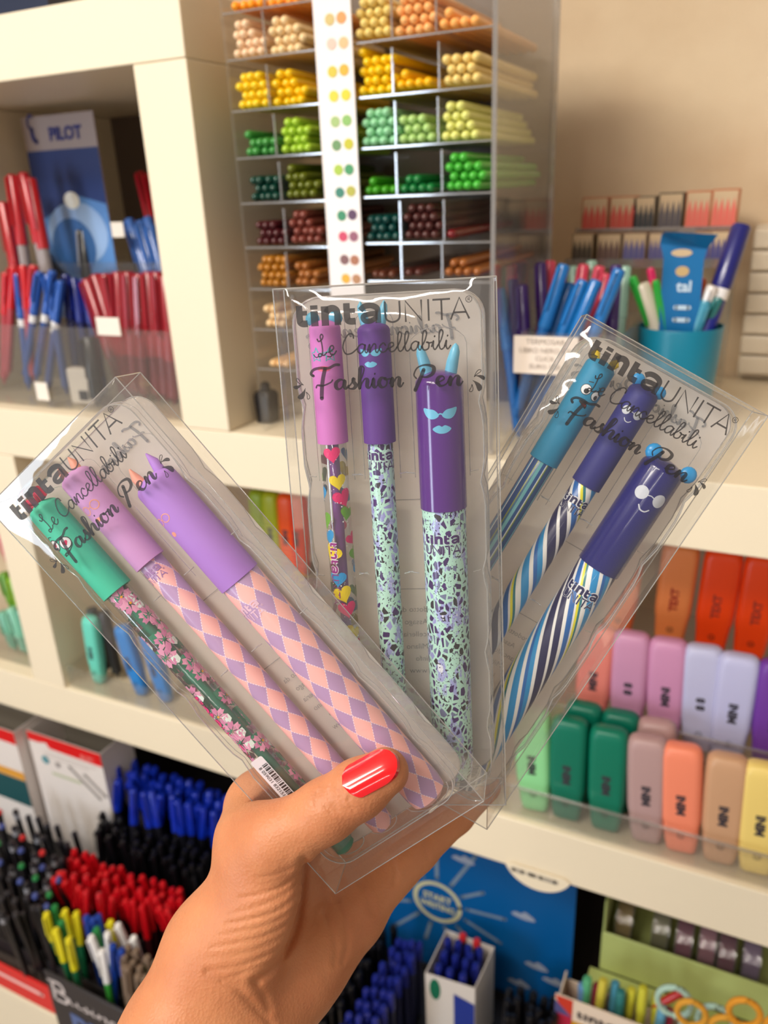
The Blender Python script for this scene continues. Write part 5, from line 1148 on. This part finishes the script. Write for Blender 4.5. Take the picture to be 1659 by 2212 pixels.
while v < 80:
    for q in range(3):
        aa = (k * 2.4 + q * 2 * PI / 3) * 4.7 % (2 * PI * 4.7); vv = v + q * 1.3
        mb.cm = (k + q * 2) % 4; mb.blob(heart(aa, vv, rn.uniform(3.0, 4.0), rn.uniform(-.5, .5)), fn)
        mb.cm = 4
        for z_ in range(5): mb.blob(circ(aa + rn.uniform(-3, 3), vv + 3 + rn.uniform(-1.5, 1.5), rn.uniform(.12, .3), 6), fn, rings=(1,))
    v += 7.4; k += 1
mb.obj('heart_print', [mat((226, 44, 112), rough=.4), mat((234, 206, 30), rough=.4), mat((44, 146, 206), rough=.4), mat((110, 166, 60), rough=.4), WHITE], bar, smooth=False)
mb = MB(); logo(mb, wrap(4.7, .16), -2.2, 4.0, .42, PI / 2, 1.4); mb.obj('logo_outline', WHITE, bar, smooth=False)
mb = MB(); logo(mb, wrap(4.7, .2), -2.2, 4.0, .42, PI / 2, .9); mb.obj('logo_print', mat((150, 40, 130), rough=.4), bar, smooth=False)
SN1 = patmat('snake_slim', snake); SN2 = patmat('snake_wide', lambda nt, U, V: snake(nt, U * 1.9, V * 1.0))
p, cap, bar = gel_pen(M2, -4.9, 5.7, 4.6, -86.5, -44.5, 91, PURP, SN1, 'slim pen with purple cap and mint snakeskin barrel', G[1])
for s in (-1, 1): ear(cap, SKY, [(s * 2.6, -85.0, 0), (s * 3.6, -89.5, 0), (s * 4.1, -92.0, 0), (s * 4.1, -93.4, 0)], [1.6, 1.6, 1.1, .2])
def glasses(mb, fn, x, y, k):
    for s in (-1, 1):
        P = [(x + s * .25 * k, y + .1 * k), (x + s * 1.0 * k, y - .75 * k), (x + s * 2.0 * k, y - .95 * k), (x + s * 3.1 * k, y - 1.05 * k), (x + s * 2.7 * k, y + .1 * k), (x + s * 1.9 * k, y + .75 * k), (x + s * .9 * k, y + .7 * k)]
        mb.blob(spline(P, 3, True), fn)
    mb.stroke([(x - .4 * k, y), (x, y - .15 * k), (x + .4 * k, y)], .25 * k, fn)
def lips(mb, fn, x, y, k):
    mb.blob(spline([(x - 1.7 * k, y - .1 * k), (x - .6 * k, y - .75 * k), (x, y - .5 * k), (x + .6 * k, y - .75 * k), (x + 1.7 * k, y - .1 * k), (x + .7 * k, y + .65 * k), (x - .7 * k, y + .65 * k)], 3, True), fn)
face(cap, 5.7, lambda mb, fn: (glasses(mb, fn, -1.2, -76.2, 1.35), lips(mb, fn, -1.2, -72.4, 1.35)), SKY)
mb = MB(); mb.blob([(a, b) for a, b in rrect(-4.4, -42.5, 4.6, -35.6, 1.5)], wrap(4.6, .05)); logo(mb, wrap(4.6, .1), -.6, -38.6, .42, 0, 1.7); mb.obj('logo_outline', mat((198, 228, 220), rough=.5), bar, smooth=False)
mb = MB(); logo(mb, wrap(4.6, .14), -.6, -38.6, .42); mb.obj('logo_print', mat((70, 30, 100), rough=.4), bar, smooth=False)
p, cap, bar = gel_pen(M2, 17.0, 8.4, 8.0, -69, -19.7, 91.5, PURG, SN2, 'thick pen with glossy purple cap and mint snakeskin barrel', G[1], wz=8.9)
for s in (-1, 1): ear(cap, SKY, [(s * 4.0, -67.0, 0), (s * 4.9, -71.5, 0), (s * 5.9, -75.2, 0), (s * 6.2, -77.0, 0), (s * 6.2, -77.8, 0)], [2.2, 2.1, 1.7, 1.0, .2])
face(cap, 8.4, lambda mb, fn: (glasses(mb, fn, .2, -54.6, 2.0), lips(mb, fn, .6, -49.4, 1.95)), SKY)
mb = MB(); mb.blob([(a, b) for a, b in rrect(-8.4, -12.8, 7.2, -2.8, 2)], wrap(8.0, .05)); logo(mb, wrap(8.0, .1), -.8, -7.8, .47, 0, 1.7); mb.obj('logo_outline', mat((198, 228, 220), rough=.5), bar, smooth=False)
mb = MB(); logo(mb, wrap(8.0, .14), -.8, -7.8, .47); mb.obj('logo_print', mat((70, 30, 100), rough=.4), bar, smooth=False)

# box 3: blue face, navy spiral, big navy spiral
CYAN = softcap((30, 136, 178)); NAVY = softcap((38, 38, 116)); NAVG = glosscap((26, 24, 104)); SKY2 = mat((30, 150, 216), rough=.3); YEL = mat((236, 204, 30), rough=.35)
p, cap, bar = gel_pen(M3, -21.9, 5.8, 4.9, -88.5, -45, 91, CYAN, patmat('straight_stripes', straight), 'slim pen with cyan worried-face cap and straight striped barrel', G[2])
for s in (-1, 1): ear(cap, YEL, [(s * 2.6, -86.5, 0), (s * 4.3, -89.5, 0), (s * 4.2, -91.0, 0)], [1.5, 1.7, .3])
def draw(mb, fn):
    for cx, cy, r in ((-1.0, -76.3, 1.95), (3.6, -75.6, 1.8)):
        mb.cm = 0; mb.blob(circ(cx, cy, r, 18), fn); mb.cm = 1; mb.blob(circ(cx + .4, cy + .5, r * .5, 12), wrap(5.8, .1))
        c = circ(cx, cy, r, 18); mb.stroke(c + [c[0]], .22, wrap(5.8, .1), caps=False)
    mb.cm = 1; mb.blob(spline([(-1.2, -71.6), (.6, -72.4), (2.4, -71.2), (2.4, -69.8), (1.0, -70.4), (0, -70.8)], 3, True), fn)
    mb.stroke([(-1.5, -79.3), (0, -79.7)], .35, fn); mb.stroke([(3.2, -79), (4.6, -78.4)], .35, fn)
    mb.cm = 2; mb.blob(circ(1.3, -71.0, .8, 10, .5), wrap(5.8, .1), rings=(1,))
face(cap, 5.8, draw, [WHITE, BLACK, mat((214, 60, 60), rough=.4)])
p, cap, bar = gel_pen(M3, -3.2, 5.8, 4.9, -88, -45, 91, NAVY, patmat('spiral_slim', spiral(52, 1.0)), 'slim pen with navy cap and blue and white spiral barrel', G[2])
bear_ear(cap, SKY2, -4.3, -88.6, 2.5); bear_ear(cap, SKY2, 5.0, -88.0, 2.5)
def specs(mb, fn, x, y, k):
    for s in (-1, 1): mb.blob(circ(x + s * 2.55 * k, y, 1.75 * k, 20), fn)
    mb.stroke([(x - .9 * k, y - .1), (x, y - .3 * k), (x + .9 * k, y - .1)], .25 * k, fn)
    mb.stroke(spline([(x - 1.5 * k, y + 3.0 * k), (x - .6 * k, y + 3.9 * k), (x + .6 * k, y + 3.9 * k), (x + 1.4 * k, y + 3.1 * k)], 5), .35 * k, fn)
face(cap, 5.8, lambda mb, fn: specs(mb, fn, -.8, -77.0, .95), SILVER)
mb = MB(); logo(mb, wrap(4.9, .1), -.4, -37.0, .40, 0, 1.8); mb.obj('logo_outline', WHITE, bar, smooth=False)
mb = MB(); logo(mb, wrap(4.9, .14), -.4, -37.0, .40); mb.obj('logo_print', mat((24, 22, 80), rough=.4), bar, smooth=False)
p, cap, bar = gel_pen(M3, 18.1, 8.5, 8.0, -68.5, -19.6, 91.5, NAVG, patmat('spiral_wide', spiral(62, 2.0)), 'thick pen with navy spectacled cap and blue and white spiral barrel', G[2], wz=8.9)
bear_ear(cap, SKY2, -6.2, -68.6, 3.3); bear_ear(cap, SKY2, 9.4, -67.2, 3.3)
face(cap, 8.5, lambda mb, fn: specs(mb, fn, .0, -53.8, 1.5), SILVER)
mb = MB(); logo(mb, wrap(8.0, .1), -1.5, -8.0, .47, 0, 1.8); mb.obj('logo_outline', WHITE, bar, smooth=False)
mb = MB(); logo(mb, wrap(8.0, .14), -1.5, -8.0, .47); mb.obj('logo_print', mat((24, 22, 80), rough=.4), bar, smooth=False)

# ------------------------------------------------------------------ the hand: one continuous surface grown from blended tapered bones
def J(px, py, z): return np.array([(px - CX) / FPX * z, (py - CY) / FPX * z, z])
def hand():
    B = [  # (a, b, ra, rb, blend) in camera frame, mm radii
     (np.array([-.112, .330, .222]), J(262, 2560, .262), 28, 23, 10), (np.array([-.088, .335, .226]), J(400, 2560, .270), 28, 23, 14),
     (J(262, 2560, .262), J(388, 2250, .298), 23, 20.5, 10), (J(400, 2560, .270), J(508, 2250, .304), 23, 20.5, 14),
     (J(388, 2250, .298), J(468, 2050, .305), 20.5, 18, 14), (J(468, 2050, .305), J(562, 1848, .299), 18, 12.4, 12),
     (J(500, 2110, .305), J(585, 1925, .293), 17, 12.5, 9),
     (J(508, 2250, .304), J(640, 2088, .326), 20.5, 17.5, 14), (J(640, 2088, .326), J(745, 1990, .342), 17.5, 13, 12),
     (J(560, 2100, .330), J(578, 1740, .343), 16, 13.5, 12), (J(580, 2080, .335), J(640, 1800, .347), 14, 13.5, 10),
     (J(620, 2060, .338), J(708, 1890, .349), 14, 13, 10), (J(680, 2050, .338), J(766, 1966, .346), 14, 12, 10),
     (J(578, 1740, .343), J(690, 1580, .372), 13.5, 10, 9), (J(690, 1580, .372), J(790, 1450, .382), 10, 8.2, 3),
     (J(640, 1800, .347), J(790, 1640, .378), 13, 10, 7), (J(790, 1640, .378), J(900, 1530, .388), 10, 8.2, 3),
     (J(708, 1890, .349), J(870, 1745, .379), 12.5, 9.5, 6), (J(870, 1745, .379), J(985, 1640, .390), 9.5, 8, 3),
     (J(766, 1966, .346), J(900, 1838, .364), 12, 9.2, 6), (J(900, 1838, .364), J(985, 1762, .376), 9.2, 8.0, 3), (J(985, 1762, .376), J(1050, 1700, .382), 8.0, 7, 3),
     (J(562, 1848, .299), J(600, 1813, .291), 12.4, 12.2, 8), (J(600, 1813, .291), J(705, 1750, .2865), 12.4, 10.7, 5),
     (J(705, 1750, .2865), J(775, 1704, .2845), 10.7, 10.0, 4), (J(775, 1704, .2845), J(832, 1667, .2825), 10.0, 8.4, 4),
     (J(510, 1808, .312), J(536, 1745, .334), 6, 6, 10),
     (J(553, 1812, .304), J(570, 1738, .330), 11.5, 12, 14),
    ]
    h = 0.0008
    lo = np.array([-0.150, 0.078, 0.188]); hi = np.array([0.062, 0.318, 0.402])
    n = ((hi - lo) / h).astype(int) + 1
    g = [np.linspace(lo[i], lo[i] + h * (n[i] - 1), n[i], dtype=np.float32) for i in range(3)]
    d = np.full(tuple(n), 0.05, np.float32)
    for a, b, ra, rb, k in B:
        ra *= mm; rb *= mm; k *= mm; ba = (b - a).astype(np.float32); l2 = float(ba @ ba)
        mg = max(ra, rb) + k + .008
        i0 = np.clip(((np.minimum(a, b) - mg - lo) / h).astype(int), 0, n - 1); i1 = np.clip(((np.maximum(a, b) + mg - lo) / h).astype(int) + 1, 1, n)
        sl = tuple(slice(i0[q], i1[q]) for q in range(3))
        X = g[0][sl[0]][:, None, None]; Y = g[1][sl[1]][None, :, None]; Z = g[2][sl[2]][None, None, :]
        t = np.clip(((X - a[0]) * ba[0] + (Y - a[1]) * ba[1] + (Z - a[2]) * ba[2]) / l2, 0, 1)
        q = np.sqrt((X - a[0] - t * ba[0]) ** 2 + (Y - a[1] - t * ba[1]) ** 2 + (Z - a[2] - t * ba[2]) ** 2) - (ra + (rb - ra) * t)
        e = d[sl]; hh = np.maximum(k - np.abs(e - q), 0) / k
        d[sl] = np.minimum(e, q) - hh * hh * k * 0.25
    # work on the narrow band round the surface from here on
    bi = np.nonzero(np.abs(d) < .006); X = g[0][bi[0]]; Y = g[1][bi[1]]; Z = g[2][bi[2]]; db_ = d[bi]
    XS2 = X / Z * FPX + CX; YS2 = Y / Z * FPX + CY
    def fold(pts, depth, wpx, zmax, bulge=0.35):
        P = np.array(spline(pts, 5))
        x0, y0 = P.min(0) - 4 * wpx; x1, y1 = P.max(0) + 4 * wpx
        m = np.nonzero((XS2 > x0) & (XS2 < x1) & (YS2 > y0) & (YS2 < y1) & (Z < zmax))[0]
        if not len(m): return
        a = XS2[m]; b = YS2[m]; e = np.full(a.shape, 1e9, np.float32)
        for i in range(len(P) - 1):
            p, q = P[i], P[i + 1]; v = q - p; l = max(v @ v, 1e-9)
            t = np.clip(((a - p[0]) * v[0] + (b - p[1]) * v[1]) / l, 0, 1)
            e = np.minimum(e, (a - p[0] - t * v[0]) ** 2 + (b - p[1] - t * v[1]) ** 2)
        e = np.sqrt(e)
        db_[m] += (depth * mm * (np.exp(-(e / wpx) ** 2) - bulge * np.exp(-((e - 2.2 * wpx) / (1.3 * wpx)) ** 2))).astype(np.float32)
    z3 = lambda L: [(640 + a / 3.456, 1600 + b / 3.456) for a, b in L]
    z2 = lambda L: [(200 + a / 2.023, 1560 + b / 2.023) for a, b in L]
    for L in ([(205, 330), (190, 420), (215, 480), (262, 535)], [(262, 325), (245, 400), (262, 460), (300, 520)], [(285, 370), (290, 440), (325, 535)], [(330, 360), (335, 440), (372, 530)], [(385, 430), (400, 480), (425, 520)], [(160, 380), (150, 440), (165, 500)]):
        fold(z3(L), .5, 4.4, .29, .04)
    KI = 0
    for L in ([(925, 595), (880, 632), (790, 668), (720, 680)], [(918, 640), (850, 705), (760, 745), (640, 770)], [(912, 690), (840, 750), (740, 800), (600, 840)], [(905, 745), (840, 805), (740, 850), (590, 880)],
              [(900, 800), (820, 860), (700, 905), (560, 930)], [(892, 850), (800, 915), (680, 955), (520, 985)], [(880, 905), (780, 965), (660, 1010), (510, 1030)], [(850, 970), (740, 1030), (620, 1070), (500, 1085)],
              [(780, 1050), (680, 1090), (560, 1130)]):
        fold(z2(L), (.28, .5, .36, .55, .3, .42, .24, .4, .3)[KI % 9], 4.0, .31, .2); KI += 1
    fold(z2([(925, 605), (915, 700), (905, 800), (880, 920), (810, 1050), (720, 1130)]), 1.3, 9, .345, .2)
    for L in ([(500, 1090), (560, 1130), (620, 1160), (700, 1235), (780, 1319)], [(700, 1130), (740, 1180), (770, 1260)]): fold(z2(L), .6, 7, .33)
    for L in ([(1160, 700), (1200, 760), (1225, 835)], [(1050, 740), (1100, 860), (1112, 960), (1090, 1050)], [(1010, 840), (1060, 960), (1060, 1060)]): fold(z2(L), .55, 6, .35)
    fold(z2([(1305, 600), (1322, 650), (1318, 705)]), .7, 6, .36); fold(z2([(1450, 530), (1462, 590)]), .5, 5, .37)
    d[bi] = db_
    # the boxes press into the hand
    bi = np.nonzero(d < .004); X = g[0][bi[0]]; Y = g[1][bi[1]]; Z = g[2][bi[2]]; db_ = d[bi]
    for i in range(3):
        r, t, s = FIT[i]; R = rodr(r)
        lx = (X - t[0]) * R[0, 0] + (Y - t[1]) * R[1, 0] + (Z - t[2]) * R[2, 0]
        ly = (X - t[0]) * R[0, 1] + (Y - t[1]) * R[1, 1] + (Z - t[2]) * R[2, 1]
        lz = (X - t[0]) * R[0, 2] + (Y - t[1]) * R[1, 2] + (Z - t[2]) * R[2, 2]
        bx = np.maximum(np.maximum(np.abs(lx) - BW / 2 * s, np.abs(ly) - BH / 2 * s), np.abs(lz - BT / 2 * s) - BT / 2 * s)
        db_ = np.maximum(db_, 0.0009 - bx)
    d[bi] = db_
    for q in range(3):
        sl = [slice(None)] * 3
        for e in (0, 1, -1, -2): sl[q] = e; d[tuple(sl)] = np.maximum(d[tuple(sl)], .0004)
    # surface nets
    s = d < 0
    cs = np.zeros(tuple(k - 1 for k in d.shape), np.int8)
    for dx in (0, 1):
        for dy in (0, 1):
            for dz in (0, 1): cs += s[dx:dx + n[0] - 1, dy:dy + n[1] - 1, dz:dz + n[2] - 1]
    cell = np.argwhere((cs > 0) & (cs < 8)); idx = np.full(cs.shape, -1, np.int32); idx[tuple(cell.T)] = np.arange(len(cell))
    acc = np.zeros((len(cell), 3)); cnt = np.zeros(len(cell))
    C = [(a, b, c) for a in (0, 1) for b in (0, 1) for c in (0, 1)]
    for i in range(8):
        for j in range(i + 1, 8):
            if sum(abs(C[i][k] - C[j][k]) for k in range(3)) != 1: continue
            da = d[tuple((cell + C[i]).T)]; db = d[tuple((cell + C[j]).T)]; m = (da < 0) != (db < 0)
            t = np.where(m, da / np.where(m, da - db, 1), 0)[:, None]
            acc += np.where(m[:, None], np.array(C[i]) + t * (np.array(C[j]) - np.array(C[i])), 0); cnt += m
    V = (cell + acc / cnt[:, None]) * h + lo
    F = []
    for ax in range(3):
        u, v = [(1, 2), (2, 0), (0, 1)][ax]
        sl0 = [slice(None)] * 3; sl1 = [slice(None)] * 3; sl0[ax] = slice(0, -1); sl1[ax] = slice(1, None)
        e = np.argwhere(s[tuple(sl0)] != s[tuple(sl1)])
        e = e[(e[:, u] > 0) & (e[:, v] > 0) & (e[:, u] < n[u] - 1) & (e[:, v] < n[v] - 1)]
        flip = s[tuple(e.T)]
        q = []
        for du, dv in ((1, 1), (0, 1), (0, 0), (1, 0)):
            c = e.copy(); c[:, u] -= du; c[:, v] -= dv; q.append(idx[tuple(c.T)])
        q = np.stack(q, 1); q[~flip] = q[~flip][:, ::-1]
        F.append(q)
    F = np.concatenate(F); F = F[(F >= 0).all(1)]
    # light Laplacian relax of the net
    nb = np.zeros_like(V); nc = np.zeros(len(V))
    for k in range(4):
        a, b = F[:, k], F[:, (k + 1) % 4]
        np.add.at(nb, a, V[b]); np.add.at(nc, a, 1)
    V = V * .65 + .35 * nb / np.maximum(nc, 1)[:, None]
    return V, F, d, g, lo, h
HV, HF, HD, HG, HLO, HH = hand()
def skin():
    m = newmat('skin'); nt = m.node_tree; N = nt.nodes.new; L = nt.links.new
    b = N('ShaderNodeBsdfPrincipled'); o = N('ShaderNodeOutputMaterial'); L(b.outputs[0], o.inputs[0])
    tc = N('ShaderNodeTexCoord'); n1 = N('ShaderNodeTexNoise'); n1.inputs['Scale'].default_value = 30; n1.inputs['Detail'].default_value = 5
    L(tc.outputs['Object'], n1.inputs['Vector'])
    r = N('ShaderNodeValToRGB'); L(n1.outputs[0], r.inputs[0])
    r.color_ramp.elements[0].position = .3; r.color_ramp.elements[0].color = (*lin((188, 118, 80)), 1)
    r.color_ramp.elements[1].position = .7; r.color_ramp.elements[1].color = (*lin((210, 142, 98)), 1)
    L(r.outputs[0], b.inputs['Base Color']); b.inputs['Roughness'].default_value = .48; b.inputs['Specular IOR Level'].default_value = .38
    b.inputs['Subsurface Weight'].default_value = .25; b.inputs['Subsurface Radius'].default_value = (.004, .0014, .0007); b.inputs['Subsurface Scale'].default_value = .8
    n2 = N('ShaderNodeTexVoronoi'); n2.inputs['Scale'].default_value = 900; L(tc.outputs['Object'], n2.inputs['Vector'])
    n3 = N('ShaderNodeTexNoise'); n3.inputs['Scale'].default_value = 260; n3.inputs['Detail'].default_value = 4; L(tc.outputs['Object'], n3.inputs['Vector'])
    ad = N('ShaderNodeMath'); ad.operation = 'MULTIPLY_ADD'; L(n3.outputs[0], ad.inputs[0]); ad.inputs[1].default_value = 1.6; L(n2.outputs['Distance'], ad.inputs[2])
    bp = N('ShaderNodeBump'); bp.inputs['Strength'].default_value = .22; bp.inputs['Distance'].default_value = .0006
    L(ad.outputs[0], bp.inputs['Height']); L(bp.outputs[0], b.inputs['Normal'])
    return m
me = bpy.data.meshes.new('hand')
W_ = (MR.T @ HV.T).T + CAM
org = (MR.T @ J(500, 2150, .30)) + CAM
me.from_pydata((W_ - org).tolist(), [], HF.tolist()); me.polygons.foreach_set('use_smooth', [True] * len(me.polygons)); me.update()
me.materials.append(skin())
hand_o = bpy.data.objects.new('hand', me); COL.objects.link(hand_o); hand_o.location = org
tag(hand_o, "person's left hand and wrist pinching three clear pen boxes, thumbnail painted red", 'hand')
# thumb nail: a curved plate laid on the thumb's back
def hsdf(p):
    q = (np.asarray(p) - HLO) / HH; i = np.floor(q).astype(int); f_ = q - i; v = 0
    for a in (0, 1):
        for b in (0, 1):
            for c in (0, 1):
                v += HD[i[0] + a, i[1] + b, i[2] + c] * (f_[0] if a else 1 - f_[0]) * (f_[1] if b else 1 - f_[1]) * (f_[2] if c else 1 - f_[2])
    return v
A0, A1 = J(775, 1704, .2845), J(832, 1667, .2825)
ax = (A1 - A0) / np.linalg.norm(A1 - A0); dor = np.array([-.30, -.60, -1.0]); dor -= ax * (dor @ ax); dor /= np.linalg.norm(dor); sid = np.cross(ax, dor)
def nail(off, grow):
    rows = []; NS, NT = 22, 18
    for i in range(NS + 1):
        s = i / NS
        x = -.0045 + s * .0200                              # along the thumb from the cuticle to the free edge
        hw = (.0062 * min(1, (s / .16) ** .5 if s < .16 else 1) * (1 if s < .62 else math.sqrt(max(0, 1 - ((s - .62) / .385) ** 2)))) * grow + 1e-5
        row = []
        for j in range(NT + 1):
            t = (j / NT * 2 - 1) * hw
            base = A0 + ax * (x + .0045) + sid * t
            p = base + dor * .02; st = 0
            for _ in range(40):
                v = hsdf(p)
                if v < .0001: break
                p = p - dor * min(max(v * .7, .00005), .002)
                if (p - base) @ dor < -.004: break
            hgt = (p - base) @ dor
            R_ = .0094; dome = math.sqrt(max(R_ * R_ - t * t, 0)) - R_
            tipd = max(0, s - .75) ** 2 * .012
            row.append((x, t, hgt, dome, tipd))
        rows.append(row)
    c = [r[NT // 2][2] for r in rows]
    # straight centre line fitted over the nail bed, free edge carries on past the tip
    k = np.polyfit([r[NT // 2][0] for r in rows[:15]], c[:15], 1)
    V = []
    for r in rows:
        for x, t, hgt, dome, tipd in r: V.append(A0 + ax * (x + .0045) + sid * t + dor * (k[0] * x + k[1] + dome + off - tipd))
    return V, NS, NT
def nailmesh():
    top, NS, NT = nail(.0009, 1.0); bot, _, _ = nail(-.0012, 1.0)
    P = [Vector((MR.T @ p) + CAM - org) for p in top + bot]; m = NT + 1; b = len(top)
    fs = [(i * m + j, i * m + j + 1, (i + 1) * m + j + 1, (i + 1) * m + j) for i in range(NS) for j in range(NT)]
    fs += [(b + i * m + j, b + (i + 1) * m + j, b + (i + 1) * m + j + 1, b + i * m + j + 1) for i in range(NS) for j in range(NT)]
    for i in range(NS): fs += [(i * m, (i + 1) * m, b + (i + 1) * m, b + i * m), (i * m + NT, b + i * m + NT, b + (i + 1) * m + NT, (i + 1) * m + NT)]
    for j in range(NT): fs += [(j, b + j, b + j + 1, j + 1), (NS * m + j, NS * m + j + 1, b + NS * m + j + 1, b + NS * m + j)]
    return MB().add(P, fs)
nailmesh().obj('thumbnail', mat((226, 14, 26), rough=.12, coat=.8, noise=.03, nscale=300), hand_o, label='glossy red painted thumbnail')
